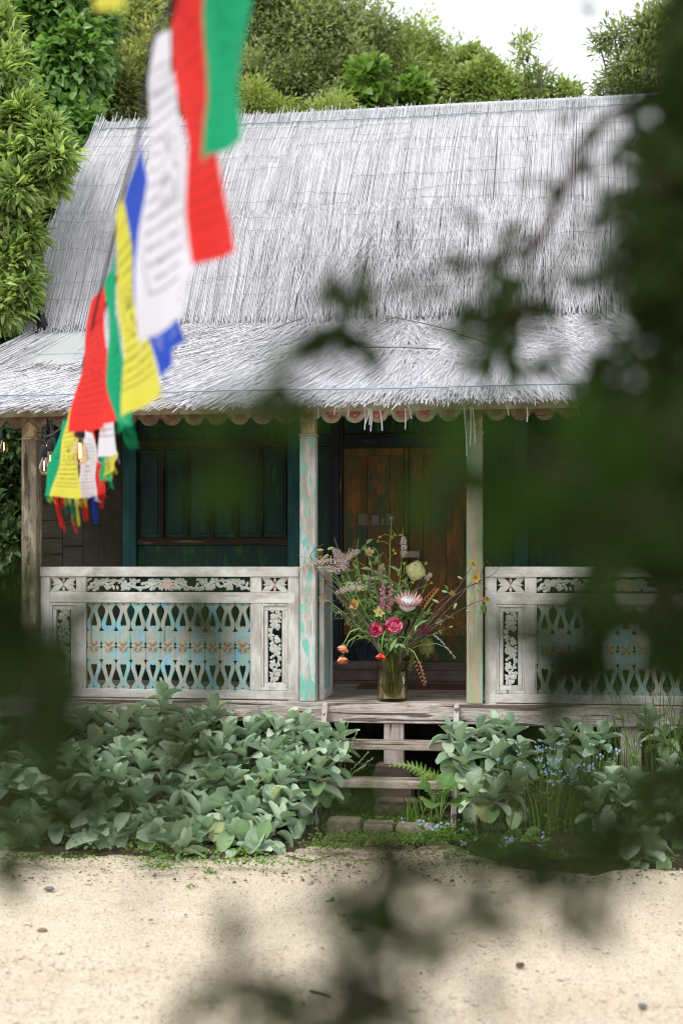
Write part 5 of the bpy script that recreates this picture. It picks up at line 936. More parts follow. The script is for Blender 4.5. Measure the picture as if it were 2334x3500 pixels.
# poppies / tulips with bent necks
def nodding(name, label, px, py, y, r, mat, via, seed, green=.3):
    c = P(px, py, y); t, pts = stem_thing(name, label, 'flower', c + Vector((0, .01, r * .7)), .006, via, 'f_stem', 'drooping ranunculus in the vase'); R = random.Random(seed); dn = Vector((R.uniform(-.3, .3), -.35, -.85)).normalized(); u = dn.orthogonal().normalized(); w = dn.cross(u); top = c - dn * (r * .75)
    for k, (rr, n) in enumerate(((.5, 5), (.8, 7), (1.0, 8))):
        for i in range(n):
            a = 6.283 * i / n + k * .4; rd = u * math.cos(a) + w * math.sin(a); sd = dn.cross(rd).normalized(); m = MB(); L = r * 1.5 * R.uniform(.85, 1.1)
            def fn(q, v): s = (q - .5) * 2; hw = r * .42 * math.sin(min(1, v * 1.2 + .15) * 1.5) * (.8 if v > .92 else 1); return top + rd * (r * rr * math.sin(v * 1.9)) + dn * (L * v * (1.05 - .3 * v)) + sd * (s * hw) + rd * (-.25 * hw * s * s) + dn * (r * .06 * math.sin(s * 6 + i * 2))
            m.grid(fn, 4, 4); m.build('petal', M[mat], t, True)
    for i in range(5): a = i * 1.2566; rd = u * math.cos(a) + w * math.sin(a); MB().petal(top - dn * .004, (rd + dn * .35).normalized(), -dn, r * .75, r * .5, .1).build('sepal', M['pod'], t, True)
nodding('ranunculus', 'orange peach ranunculus drooping low at the left, upper of two', 1172, 2218, -.1, .04, 'poppy_orange', P(1215, 2080, -.1), 1); nodding('ranunculus', 'orange and green ranunculus drooping lowest at the left', 1170, 2256, -.08, .038, 'poppy_orange', P(1205, 2110, -.05), 2); nodding('ranunculus', 'scarlet ranunculus hanging in front of the glass vase', 1302, 2245, -.11, .036, 'poppy_red', P(1312, 2085, -.11), 3)
# king protea
c = P(1394, 2050, -.05); t, pts = stem_thing('king_protea', 'large pink king protea with white domed heart', 'flower', c + Vector((0, .02, -.09)), .009, None, 'branch'); fx = Vector((.12, -.42, .9)).normalized(); u = fx.orthogonal().normalized(); w = fx.cross(u); b0 = c - fx * .085
MB().lathe([(.0, -.06), (.022, -.05), (.055, -.02), (.06, .01), (.05, .035), (.03, .05), (0, .056)], c - fx * .035, 20, Matrix((u, w, fx)).transposed()).build('heart', M['protea_core'], t, True)
hm = MB(); R = random.Random(9)
for i in range(240):
    a = R.uniform(0, 6.28); r = .055 * math.sqrt(R.random()); p = c - fx * .035 + (u * math.cos(a) + w * math.sin(a)) * r; z = .05 * (1 - (r / .06) ** 2); hm.tube([p + fx * (z - .01), p + fx * (z + .012) + (u * math.cos(a) + w * math.sin(a)) * -.004], .0012, 3)
o = hm.build('heart_hairs', M['protea_core'], t); o['kind'] = 'stuff'
for k, (n, op, L, rb) in enumerate(((16, .5, .135, .035), (16, .72, .125, .04), (15, .95, .1, .04), (13, 1.15, .07, .036))):
    for i in range(n):
        a = 6.283 * i / n + k * .2; rd = u * math.cos(a) + w * math.sin(a); d = (fx * math.cos(op) + rd * math.sin(op) + fx * .1).normalized(); MB().petal(b0 + rd * rb * .6 + fx * (.012 * k - .0), d, -rd * math.cos(op) + fx * math.sin(op), L * R.uniform(.92, 1.06), .024, .12, .5).build('bract', M['protea'], t, True)
for px, py, dx, dz in ((1325, 2090, -.5, .3), (1420, 2095, .6, .25), (1450, 2090, .9, .1), (1395, 2105, .2, -.1), (1345, 2085, -.8, .1)): one_leaf(t, P(1392, 2105, -.03), Vector((dx, -.35, dz)), .11, .05)
# foxgloves
def foxglove(label, px, py0, py1, y, seed, n=16):
    tip = P(px + 4, py0, y); t, pts = stem_thing('foxglove', label, 'flower', tip, .004, P(px, py1 + 40, y)); R = random.Random(seed)
    for i in range(n):
        f = i / (n - 1); p = P(px + R.uniform(-3, 3), py0 + (py1 - py0) * f, y); a = R.uniform(-2.4, -.7) if i % 2 else R.uniform(-2.9, -.3); s = .012 + .02 * f; d = Vector((math.cos(a) * .7, -.7, -.5 - .2 * f)).normalized(); u = d.orthogonal().normalized(); Mx = Matrix((u, d.cross(u), d)).transposed()
        b = MB().lathe([(.001, 0), (s * .28, s * .15), (s * .38, s * .7), (s * .5, s * 1.2), (s * .62, s * 1.45)], p, 9, Mx).build('bell', M['foxglove'], t, True); MB().lathe([(s * .61, s * 1.45), (s * .4, s * 1.3), (0, s * .9)], p, 9, Mx).build('bell_mouth', M['bell_mouth'], b, True)
foxglove('mauve foxglove spike with hanging bells beside the protea', 1310, 1985, 2075, -.02, 1); foxglove('smaller mauve foxglove right behind the first one', 1334, 1995, 2070, .0, 2, 12)
# banksias
def banksia(label, px, py, y, r, L, ax, mat, seed):
    c = P(px, py, y); ax = Vector(ax).normalized(); t, pts = stem_thing('banksia', label, 'flower', c - ax * L * .5, .007, None, 'branch', 'banksia cones in the vase'); u = ax.orthogonal().normalized(); w = ax.cross(u); R = random.Random(seed)
    MB().lathe([(0, -L * .5), (r * .8, -L * .42), (r, -L * .15), (r * .96, L * .2), (r * .7, L * .42), (0, L * .52)], c, 18, Matrix((u, w, ax)).transposed()).build('cone', M[mat], t, True)
    h = MB()
    for i in range(420):
        a = R.uniform(0, 6.28); z = R.uniform(-.46, .48); rr = r * (1 - (abs(z) * 1.75) ** 3 * .6) * .98; rd = u * math.cos(a) + w * math.sin(a); p = c + rd * rr + ax * (z * L); h.tube([p, p + rd * .008 + ax * .004], .0016, 3)
    o = h.build('styles', M[mat], t); o['kind'] = 'stuff'
banksia('pale cream banksia cone at the upper right of the bouquet', 1421, 1952, .05, .056, .125, (-.45, 0, .8), 'banksia', 1); banksia('olive banksia cone hanging low at the right of the vase', 1457, 2208, .1, .046, .11, (.15, -.2, -.9), 'banksia_old', 2)
# feathery plumes
def plume(label, tip, via, L, n, mat, seed, width=.03, sway=(-.6, 0, .3), bd=None):
    tip = Vector(tip); t, pts = stem_thing('grass_plume', label, 'flower', tip, .0025, via, 'f_stem', 'feathery plumes in the vase'); R = random.Random(seed); d = (pts[-1] - pts[-2]).normalized() if bd is None else Vector(bd).normalized(); cs, ds = [], []
    for i in range(n):
        f = R.random(); p = tip - d * (L * f) + Vector((0, 0, -.38 * L * (1 - f) ** 2)); v = Vector((R.gauss(0, 1), R.gauss(0, .7), R.gauss(-.35, .8))).normalized(); rr = width * math.sin(min(1, f * 1.6 + .15) * 1.57) * R.random(); cs.append(p + v * rr); ds.append(v + d * .8 + Vector((0, 0, -.5)))
    RN = np.random.default_rng(seed); c = np.array([tuple(v) for v in cs]); dd = np.array([tuple(v) for v in ds]); o = link('plume', leaf_mesh('plume', c, dd, RN.normal(0, 1, (n, 3)), RN.uniform(.008, .016, n), RN.uniform(.003, .006, n), RN.random(n), .3, .1), t, M[mat]); o['kind'] = 'stuff'
plume('mauve feathery plume drooping nearest the turquoise post', P(1018, 1897, -.1), P(1130, 1890, -.08), .26, 700, 'plume', 1, .032, bd=(-1, 0, .12)); plume('mauve feathery plume arching at the upper left of bouquet', P(1142, 1838, -.02), P(1175, 1940, 0), .22, 700, 'plume', 2, .032, bd=(-.35, 0, .9)); plume('tall mauve plume curving right at the top left', P(1225, 1838, .0), P(1190, 1930, 0), .24, 760, 'plume', 3, .032, bd=(.55, 0, .75))
plume('mauve plume below the arching ones', P(1060, 1910, -.06), P(1150, 1960, -.05), .22, 640, 'plume', 4, .034, bd=(-.9, 0, .3)); plume('cream plume drooping in the left middle of bouquet', P(1150, 1992, -.05), P(1210, 1960, -.05), .18, 640, 'plume_cream', 5, .034, bd=(-.95, 0, .1)); plume('upright mauve plume beside the door bolt', P(1378, 1800, .06), P(1372, 1950, .05), .19, 360, 'plume', 6, .018, bd=(-.02, 0, 1)); plume('dusty mauve plume in the middle of the bouquet', P(1255, 1940, .03), P(1270, 2040, .03), .16, 330, 'plume', 7, .03, bd=(-.1, 0, 1)); plume('mauve plume right of the centre, behind foxglove', P(1300, 1900, .06), P(1300, 2000, .05), .18, 330, 'plume', 8, .026, bd=(-.05, 0, 1)); plume('small brown seed head beside the cream banksia', P(1470, 1955, .06), P(1440, 2040, .05), .05, 110, 'plume', 9, .02, bd=(.4, 0, .8))
# tulip-like yellow blossoms on twigs
def star(t, c, face, r, mat, n=6, name='blossom'):
    RS = random.Random(int(c.x * 9999)); f = Vector(face).normalized(); u = f.orthogonal().normalized(); w = f.cross(u); m = MB()
    for i in range(n): a = 6.283 * i / n; rd = u * math.cos(a) + w * math.sin(a); m.petal(c, (rd + f * RS.uniform(.2, 1.3)).normalized(), f, r * RS.uniform(.7, 1.15), r * RS.uniform(.4, .65), -.15, .55)
    b = m.build(name, M[mat], t, True); q = MB()
    for i in range(10): a = 6.283 * i / 10; rd = u * math.cos(a) + w * math.sin(a); q.tube([c, c + (rd * .35 + f * .9) * r * .55], .0016, 3)
    q.build('stamens', M['tulip_or'], b)['kind'] = 'stuff'
def blossom(label, px, py, y, r, face, mat, via=None): c = P(px, py, y); t, pts = stem_thing('tulip_tree_blossom', label, 'flower', c, .0035, via, 'branch', 'yellow blossoms on twigs'); star(t, c, face, r, mat); return t
blossom('yellow star blossom at the top left centre of the bouquet', 1262, 1893, -.06, .05, (.2, -.6, .7), 'tulip', P(1290, 2000, -.04)); blossom('orange yellow blossom in the left middle with long stamens', 1213, 2065, -.08, .055, (-.1, -1, .1), 'tulip_or', P(1240, 2110, -.06)); blossom('pale green yellow blossom left of the protea leaves', 1296, 2093, -.1, .048, (.3, -.9, .1), 'tulip', P(1300, 2140, -.08)); blossom('orange blossom close to the turquoise post, lower', 1103, 2042, .08, .05, (.2, -.9, -.1), 'tulip_or', P(1200, 2120, .05)); blossom('amber blossom behind the turquoise post, middle', 1112, 1990, .12, .05, (-.2, -.9, .2), 'tulip_or', P(1210, 2090, .08)); blossom('amber blossom high beside the turquoise post', 1096, 1895, .1, .045, (-.2, -.8, .3), 'tulip_or', P(1180, 2020, .08)); blossom('small orange blossom in the middle of the greenery', 1245, 2000, .05, .035, (.1, -.9, .3), 'tulip_or', P(1270, 2080, .05)); blossom('small green yellow blossom at the right above white spike', 1500, 2120, .0, .034, (.2, -.9, -.2), 'tulip', P(1450, 2160, 0))
blossom('highest yellow blossom on the right twig before the post', 1616, 1930, -.1, .05, (.0, -.8, .5), 'tulip', P(1530, 2080, -.1)); blossom('orange centred blossom under the highest on right twig', 1624, 1972, -.11, .048, (.2, -.9, -.2), 'tulip_or', P(1540, 2090, -.1)); blossom('lowest orange blossom on right twig before the railing', 1665, 2045, -.11, .046, (-.4, -.7, -.3), 'tulip_or', P(1580, 2060, -.11)); blossom('dim amber blossom on the right twig between door and post', 1545, 2030, -.02, .032, (0, -.8, .4), 'tulip_or', P(1480, 2120, -.03))
# bare branches
def branch(label, route, r, y, side=(), pods=(), leaves=()):
    e = P(*route[-1], y); t = thing('branch', label, 'branch', VB + Vector((0, 0, .02)), 'woody branches in the vase'); R = random.Random(hash_(label)); a = VB + Vector((R.uniform(-.06, .06), R.uniform(-.04, .04), .025)); pts = [a] + [P(*q, y) for q in route]; n = len(pts); r *= .78; MB().tube(pts, [r * (1 - .75 * i / (n - 1)) for i in range(n)], 6).build('stem', M['branch'], t, True)
    for s in side: MB().tube([P(*q, y - .01) for q in s], [r * .45] * (len(s) - 1) + [r * .2], 4).build('twig', M['branch'], t, True)
    for (px, py, l, ang) in pods: d = Vector((math.cos(ang), -.2, math.sin(ang))).normalized(); u = d.orthogonal().normalized(); MB().lathe([(0, 0), (l * .16, l * .2), (l * .2, l * .5), (l * .12, l * .85), (0, l)], P(px, py, y - .015), 8, Matrix((u, d.cross(u), d)).transposed()).build('pod', M['pod'], t, True)
    for (px, py, ang, L) in leaves: one_leaf(t, P(px, py, y - .01), Vector((math.cos(ang), -.3, math.sin(ang))), L, L * .5)
branch('thick curved branch sweeping left in front of the turquoise post', [(1300, 2240), (1260, 2140), (1200, 2060), (1130, 1995), (1080, 1945), (1060, 1900), (1075, 1875), (1110, 1858)], .0085, -.09, [[(1130, 1995), (1105, 1975), (1095, 1960)], [(1240, 2110), (1170, 2060), (1120, 2000)]], [(1083, 1880, .05, 0), (1118, 1878, .05, .3), (1108, 1902, .035, .4), (1085, 1938, .04, -.2), (1112, 1918, .035, .3), (1122, 1948, .035, -.5)])
branch('thin red-brown twig stretching level to the left', [(1290, 2200), (1260, 2110), (1200, 2112), (1140, 2115), (1110, 2135), (1105, 2145)], .004, -.06, [[(1150, 2113), (1158, 2105), (1157, 2098)]], [(1157, 2100, .022, 1.2), (1105, 2142, .022, -1.5)])
branch('second branch crossing below the first at left', [(1290, 2220), (1235, 2145), (1190, 2090), (1155, 2030), (1125, 2000)], .005, -.07)
branch('long branch reaching right across the door to the post', [(1370, 2230), (1400, 2180), (1470, 2110), (1540, 2045), (1600, 2005), (1640, 1985), (1690, 1960), (1716, 1925)], .0075, -.08, [[(1600, 2005), (1640, 1990), (1660, 2010), (1668, 2020)], [(1640, 1985), (1655, 1920), (1660, 1915), (1690, 1945)], [(1470, 2110), (1500, 2060), (1560, 2010)]], [(1580, 1980, .04, 2.6), (1530, 2025, .045, 2.9), (1640, 2020, .05, 2.2), (1560, 2060, .05, -2.0), (1590, 2088, .04, 0), (1500, 2060, .05, 2.7), (1610, 2040, .04, -1.3)], [(1650, 2060, -1.4, .08), (1530, 2020, 1.9, .06)])
branch('dark branch rising behind the protea to the cream banksia', [(1370, 2240), (1400, 2150), (1440, 2040), (1448, 1990), (1430, 1950), (1412, 1925)], .006, .02)
branch('short brown twig curling at the top centre', [(1320, 2200), (1320, 2050), (1328, 1940), (1315, 1895), (1298, 1883)], .005, .0)
branch('fine branch with tiny buds stretching far right', [(1380, 2220), (1410, 2190), (1480, 2150), (1540, 2140), (1595, 2125)], .004, -.05, [[(1480, 2150), (1520, 2110), (1545, 2105)]], [(1425, 2135, .05, -1.9), (1535, 2145, .025, .4)])
# coral torch flowers, mustard spray, white spike, twisting moss, greenery
def torch(label, a, b, y, n, seed, via=None):
    A, B = P(*a, y), P(*b, y); t, pts = stem_thing('torch_lily', label, 'flower', B, .0035, via if via is not None else A, 'f_stem', 'coral torch spikes'); R = random.Random(seed)
    for i in range(n): f = i / n; p = A.lerp(B, f); s = 1 if i % 2 else -1; ax = (B - A).normalized(); sd = ax.cross(Vector((0, 1, 0))) * s; q = p + sd * .022 * (1.1 - .6 * f); e = q + Vector((0, -.01, .008)) + ax * .012; MB().tube([p, p + sd * .012 - ax * .006, q, e], [.0014, .0026, .0026, .0014], 5).build('floret', M['torch'], t, True)
torch('coral torch spike hanging down at the right of the vase', (1425, 2262), (1455, 2345), -.12, 13, 1, P(1420, 2170, -.1)); torch('coral orange torch spike pointing up right of the protea', (1440, 2075), (1496, 2010), -.01, 15, 2)
t, pts = stem_thing('mustard_spray', 'tall thin spray of tiny yellow flowers at the top', 'flower', P(1337, 1768, .03), .0028, P(1325, 1950, .03))
for a, c in (((1330, 1830), (1298, 1835)), ((1331, 1815), (1340, 1835)), ((1330, 1862), (1292, 1850)), ((1330, 1850), (1370, 1828)), ((1328, 1890), (1345, 1880)), ((1326, 1915), (1352, 1890)), ((1330, 1810), (1350, 1828)), ((1380, 1960), (1382, 1925)), ((1385, 2010), (1410, 1990)), ((1400, 2010), (1455, 1925)), ((1390, 2040), (1475, 1992)), ((1300, 1980), (1215, 1915)), ((1320, 1960), (1310, 1930)), ((1440, 2120), (1476, 2096)), ((1370, 2020), (1379, 1985)), ((1337, 1775), (1338, 1770))):
    A, B = P(*a, .02), P(*c, .0); o = MB().tube([A, (A + B) / 2 + Vector((0, 0, .012)), B], .0014, 3).build('stalk', M['f_stem'], t); m = MB(); R = random.Random(hash_(str(c)))
    for i in range(14): v = Vector((R.gauss(0, 1), -abs(R.gauss(0, 1)), R.gauss(0, 1))).normalized(); m.petal(B + v * .007 * R.random(), v, v.orthogonal(), .008, .007, .2, .6)
    m.build('floweret', M['mustard'], o)['kind'] = 'stuff'
t, pts = stem_thing('white_spike', 'drooping silvery white flower spike at the right', 'flower', P(1555, 2252, -.06), .002, P(1520, 2160, -.06)); A, B = P(1480, 2165, -.06), P(1555, 2250, -.06); m = MB(); R = random.Random(3)
for i in range(70): p = A.lerp(B, i / 70) + Vector((0, 0, .01 * math.sin(i / 70 * 3.1))); v = Vector((R.gauss(0, 1), R.gauss(-.5, .6), R.gauss(0, 1))).normalized(); m.petal(p, v, v.orthogonal(), .011, .006, .2)
m.build('florets', M['white_fleck'], t)['kind'] = 'stuff'
t = thing('trailing_amaranth', 'dark olive trailing tassels hanging beside the vase', 'foliage', VB + Vector((0, 0, .02))); R = random.Random(6)
for k, (a, m_, c) in enumerate((((1395, 2180), (1425, 2230), (1400, 2300)), ((1400, 2180), (1415, 2260), (1392, 2290)), ((1440, 2190), (1462, 2215), (1460, 2245)))):
    A, Q, B = P(*a, .03), P(*m_, .04), P(*c, .05); m = MB()
    for i in range(160): f = i / 160; p = A * (1 - f) ** 2 + Q * (2 * f * (1 - f)) + B * f * f; v = Vector((R.gauss(0, 1), R.gauss(0, 1), R.gauss(0, 1))).normalized(); m.petal(p + v * .006, v, v.orthogonal(), .008, .006, .3)
    m.build('tassel', M['banksia_old'], t)['kind'] = 'stuff'
def greens(label, rects, n, L, w, mat, seed, y=.04):
    t = thing('greenery', label, 'foliage', VB + Vector((0, 0, .02)), 'green filler stems in the vase'); R = random.Random(seed); st = MB()
    for k, (px, py) in enumerate(rects):
        tip = P(px, py, y + R.uniform(-.06, .06)); pts = stem_path(seed * 31 + k, tip); s = MB().tube(pts, [.0032] * 5 + [.0015], 5).build('stem', M['f_stem'], t, True); cs, ds = [], []
        for i in range(n): f = R.uniform(.35, 1); j = min(int(f * 5), 4); p = pts[j].lerp(pts[j + 1], f * 5 - j); a = R.uniform(0, 6.28); cs.append(p); ds.append(Vector((math.cos(a), -.4 + R.uniform(-.5, .3), math.sin(a) * .8 - .1)))
        leafset(s, 'leaves', cs, ds, L, w, mat, seed * 7 + k)
greens('leafy green stems filling the middle of the bouquet', [(1240, 1960), (1200, 2000), (1290, 1960), (1350, 1990), (1270, 2030), (1180, 1960), (1395, 1960), (1310, 2060), (1240, 2080)], 30, .062, .024, 'f_bouquet', 1)
greens('dark drooping leaves in the upper left of the bouquet', [(1190, 1940), (1215, 1930), (1170, 1985), (1330, 1930), (1370, 1930), (1250, 1860), (1290, 1880)], 16, .075, .03, 'f_bouquet', 2, .02)
greens('fresh green leaves crowding the mouth of the vase', [(1330, 2190), (1360, 2200), (1300, 2200), (1385, 2190), (1345, 2170), (1380, 2220), (1270, 2180), (1400, 2170), (1320, 2215)], 12, .055, .026, 'f_bouquet', 3, -.05)
greens('fine twiggy filler stems spreading at the right', [(1480, 2060), (1500, 2090), (1450, 2090), (1520, 2150), (1420, 2010), (1550, 2100)], 20, .032, .01, 'f_bouquet', 4, .02)
greens('fine grassy filler stems behind the flowers at left', [(1150, 2020), (1180, 2050), (1130, 2070), (1210, 2090), (1240, 2120), (1170, 1930), (1110, 1990), (1130, 1940), (1150, 1900), (1160, 2040), (1120, 2050), (1200, 1900), (1280, 1990), (1230, 2020)], 26, .05, .009, 'f_bouquet', 5, .05)
t = thing('leaf_spray', 'broad bent green leaves at the left of the vase mouth', 'foliage', VB + Vector((0, 0, .02)))
for a, c, w in (((1270, 2170), (1215, 2140), .06), ((1270, 2175), (1225, 2175), .055), ((1240, 2150), (1190, 2195), .035), ((1310, 2230), (1275, 2180), .05), ((1420, 2150), (1455, 2110), .06), ((1330, 2230), (1350, 2180), .04)): A, B = P(*a, -.08), P(*c, -.1); one_leaf(t, A, B - A, (B - A).length * 1.1, w, 'f_bouquet')
# ------------------------------------------------------------------ prayer flags and festoon lights
def flagmat(name, col, ink=.75, seed=0.0):
    T = NT(name); tcn = T.n('TexCoord'); uv = tcn.outputs['UV']; sx = T.n('SeparateXYZ'); T.l(uv, sx.inputs[0]); u, v = sx.outputs[0], sx.outputs[1]
    rows = T.math('SINE', T.math('MULTIPLY', v, 118.0)); rowm = T.ramp(rows, .35, .6)
    mp = T.n('VectorMath', operation='MULTIPLY'); T.l(uv, mp.inputs[0]); mp.inputs[1].default_value = (60, 22, 1); ad = T.n('VectorMath', operation='ADD'); T.l(mp.outputs[0], ad.inputs[0]); ad.inputs[1].default_value = (seed, seed * 2, 0)
    gly = T.ramp(T.noise(ad.outputs[0], 1, 2, .7), .44, .5); text = T.math('MULTIPLY', rowm, gly)
    def band(x, a, b): return T.math('MULTIPLY', T.math('GREATER_THAN', x, a), T.math('LESS_THAN', x, b))
    box = T.math('MULTIPLY', band(u, .17, .83), band(v, .17, .86)); mid = T.math('MULTIPLY', band(u, .36, .64), band(v, .4, .66)); text = T.math('MULTIPLY', text, T.math('SUBTRACT', box, mid))
    mp2 = T.n('VectorMath', operation='MULTIPLY'); T.l(uv, mp2.inputs[0]); mp2.inputs[1].default_value = (14, 16, 1); ad2 = T.n('VectorMath', operation='ADD'); T.l(mp2.outputs[0], ad2.inputs[0]); ad2.inputs[1].default_value = (seed + 3, seed, 0)
    art = T.math('MULTIPLY', T.ramp(T.noise(ad2.outputs[0], 1, 3, .7), .5, .56), mid)
    o1 = T.math('MULTIPLY', band(u, .13, .87), band(v, .13, .9)); o2 = T.math('MULTIPLY', band(u, .142, .858), band(v, .138, .893)); line = T.math('SUBTRACT', o1, o2)
    mask = T.math('MINIMUM', T.math('ADD', T.math('ADD', text, art), line), 1.0); c = T.mix(T.math('MULTIPLY', mask, ink), c4(col), (.02, .02, .03, 1))
    wv = T.noise(uv, 160, 2); c = T.mix(T.math('MULTIPLY', T.ramp(wv, .3, .7), .15), c, T.mix(1., c, (.7, .7, .7, 1), 'MULTIPLY'))
    b = T.bsdf(c, .85, None, .1); tr = T.n('BsdfTranslucent'); T.l(c, tr.inputs['Color']); ms = T.n('MixShader'); ms.inputs[0].default_value = .5; T.l(b, ms.inputs[1]); T.l(tr.outputs[0], ms.inputs[2]); return T.end(ms.outputs[0])
FC = {'red': (.8, .045, .04), 'green': (.02, .4, .19), 'yellow': (.76, .71, .1), 'blue': (.04, .1, .58), 'white': (.8, .79, .87)}
FM = {k: flagmat('printed_%s_cotton' % k, c, .32 if k in ('red', 'green', 'blue') else .58, i * 7.3) for i, (k, c) in enumerate(FC.items())}
M['cord'] = simple('black_flex', (.01, .01, .012), None, 20, .5, 0); M['flagcord'] = simple('dark_string', (.03, .03, .04), None, 20, .8, 0)
def flag(par, col, label, TL, TR, BL, BR, dL, dR, rip=.012, ph=0.0, n=14, fray=10):
    a, b, c, d = PD(*TL, dL), PD(*TR, dR), PD(*BL, dL), PD(*BR, dR); L = (c - a).length
    nrm = ((b - a).cross(c - a)).normalized(); nv = 22; m = MB()
    def fn(u, v):
        p = (a.lerp(b, u)).lerp(c.lerp(d, u), v); return p + nrm * (rip * math.sin(u * 7 + ph + v * 3) * (.25 + v) + rip * .5 * math.sin(v * 9 + ph * 2 + u * 4)) + nrm * (rip * .35 * math.sin(u * 17 + v * 5 + ph * 3) * v) + (b - a) * (.05 * math.sin(v * 5 + ph) + .02 * math.sin(v * 13 + ph))
    m.grid(fn, n, nv); me = m.mesh('flag', True); uvl = me.uv_layers.new(name='UVMap'); co = [(i / n, 1 - j / nv) for j in range(nv + 1) for i in range(n + 1)]
    for lp in me.loops: uvl.data[lp.index].uv = co[lp.vertex_index]
    o = link('flag', me, par, FM[col]); o['label'] = label
    if fray:
        R = random.Random(int(ph * 100)); PTS = []
        for i in range(fray): s = R.random(); p = fn(s, 1.0); PTS.append([p, p + Vector((R.uniform(-.006, .01), 0, -.012)), p + Vector((R.uniform(-.012, .02), 0, -R.uniform(.015, .035)))])
        x = link('frayed_hem', tubes(np.array([[tuple(q) for q in z] for z in PTS]), np.full(fray, .0009), 3, None, 'fray'), o, FM[col]); x['kind'] = 'stuff'
    return o
def cordpath(pts, n=10):
    w = [PD(*p) for p in pts]; out = []
    for i in range(len(w) - 1):
        p0, p1, p2, p3 = w[max(i - 1, 0)], w[i], w[i + 1], w[min(i + 2, len(w) - 1)]
        for k in range(n): t = k / n; out.append(((p1 * 2) + (p2 - p0) * t + (p0 * 2 - p1 * 5 + p2 * 4 - p3) * t * t + (p1 * 3 - p0 - p2 * 3 + p3) * t ** 3) * .5)
    return out + [w[-1]]
s1 = thing('prayer_flag_string', 'long string of big prayer flags receding from the top edge to the porch corner', 'prayer flags', PD(585, -260, 1.9), 'prayer flag strings')
MB().tube(cordpath([(700, -600, 1.55), (640, -220, 1.9), (575, 30, 2.3), (520, 160, 2.55), (478, 440, 2.9), (420, 660, 3.2), (385, 830, 3.5), (352, 960, 3.8), (330, 1050, 4.1), (270, 1330, 4.75), (232, 1420, 5.2), (205, 1440, 6.4), (172, 1452, 8.5)]), .004, 5).build('cord', M['flagcord'], s1)
flag(s1, 'green', 'nearest flag, plain green, hanging from the top edge', (668, -260), (845, -420), (712, 575), (836, 436), 2.15, 1.95, .012, .4, fray=0)
flag(s1, 'red', 'long red flag partly behind the green one', (566, 30), (690, -200), (690, 915), (808, 828), 2.4, 2.2, .014, 1.3, fray=0)
flag(s1, 'white', 'largest white flag with blurred black print', (512, 165), (600, 70), (500, 1172), (692, 925), 2.75, 2.5, .016, 2.1)
flag(s1, 'blue', 'blue flag showing on both sides of the white flag', (425, 690), (488, 420), (538, 1296), (622, 1178), 3.15, 2.9, .014, 3.0)
flag(s1, 'yellow', 'yellow printed flag left of the white and blue flags', (388, 840), (425, 660), (432, 1438), (565, 1312), 3.5, 3.2, .014, .9)
flag(s1, 'green', 'narrow twisted green flag left of the yellow flag', (360, 985), (386, 870), (412, 1475), (446, 1440), 3.8, 3.6, .016, 2.6)
flag(s1, 'red', 'red printed flag at mid left with lamp glowing through', (303, 1075), (350, 965), (250, 1482), (408, 1447), 4.4, 4.0, .012, 1.9)
flag(s1, 'white', 'thin white flag edge between the red and green flags', (338, 1060), (358, 1040), (338, 1566), (402, 1552), 4.7, 4.5, .012, .2)
flag(s1, 'yellow', 'lowest yellow printed flag with fringed hem', (228, 1425), (256, 1385), (180, 1697), (287, 1706), 5.0, 4.85, .01, 1.1, fray=24)
flag(s1, 'white', 'low white flag right beside the lowest yellow flag', (284, 1470), (316, 1480), (262, 1708), (342, 1692), 5.2, 5.1, .01, .7, fray=18)
flag(s1, 'red', 'thin red flag strip right of the low white flag', (306, 1470), (318, 1470), (340, 1694), (366, 1672), 5.3, 5.2, .008, 2.2, fray=14)
flag(s1, 'green', 'dark green flag slanting left behind the lowest yellow flag', (216, 1440), (236, 1420), (152, 1694), (188, 1698), 5.5, 5.4, .01, 2.9, fray=16)
flag(s1, 'green', 'short green flag hanging below the white flag edge', (340, 1540), (372, 1540), (352, 1640), (388, 1646), 4.9, 4.8, .008, 1.6)
flag(s1, 'yellow', 'small torn yellow flag below the white flag edge', (358, 1545), (398, 1540), (356, 1640), (397, 1592), 4.85, 4.75, .006, .5)
def tassel(px0, px1, py0, py1, lean, n, col, dp, seed):
    R = np.random.default_rng(seed); PT = []
    for i in range(n):
        x = R.uniform(px0, px1); L = (py1 - py0) * R.uniform(.4, 1.0); PT.append([tuple(PD(x + lean * f ** 1.4 * (L / (py1 - py0)) + R.normal(0, 1.5) * f, py0 + L * f, dp + .04 * R.normal())) for f in (0, .35, .7, 1)])
    o = link('tassel', tubes(np.array(PT), np.full(n, .0011), 3, None, 'tassel'), s1, FM[col]); o['kind'] = 'stuff'
tassel(186, 200, 1700, 1825, 30, 26, 'red', 5.15, 1); tassel(205, 222, 1700, 1740, 6, 14, 'red', 5.1, 2); tassel(222, 230, 1702, 1764, 4, 12, 'green', 5.15, 3); tassel(238, 252, 1702, 1800, 12, 20, 'green', 5.1, 4); tassel(244, 252, 1760, 1826, 14, 12, 'red', 5.12, 5); tassel(258, 266, 1702, 1800, 10, 16, 'yellow', 5.1, 6); tassel(282, 298, 1702, 1785, 6, 26, 'red', 5.2, 7); tassel(285, 294, 1700, 1738, 6, 14, 'yellow', 5.1, 8); tassel(310, 330, 1695, 1795, 10, 44, 'blue', 5.2, 9); tassel(336, 350, 1690, 1740, 8, 20, 'red', 5.2, 10); tassel(415, 455, 1440, 1540, 22, 60, 'green', 3.8, 11); tassel(236, 246, 1700, 1716, 0, 14, 'blue', 5.1, 12)
s2 = thing('prayer_flag_string', 'second flag string showing one yellow flag corner at the top edge', 'prayer flags', PD(420, -300, 1.7), 'prayer flag strings')
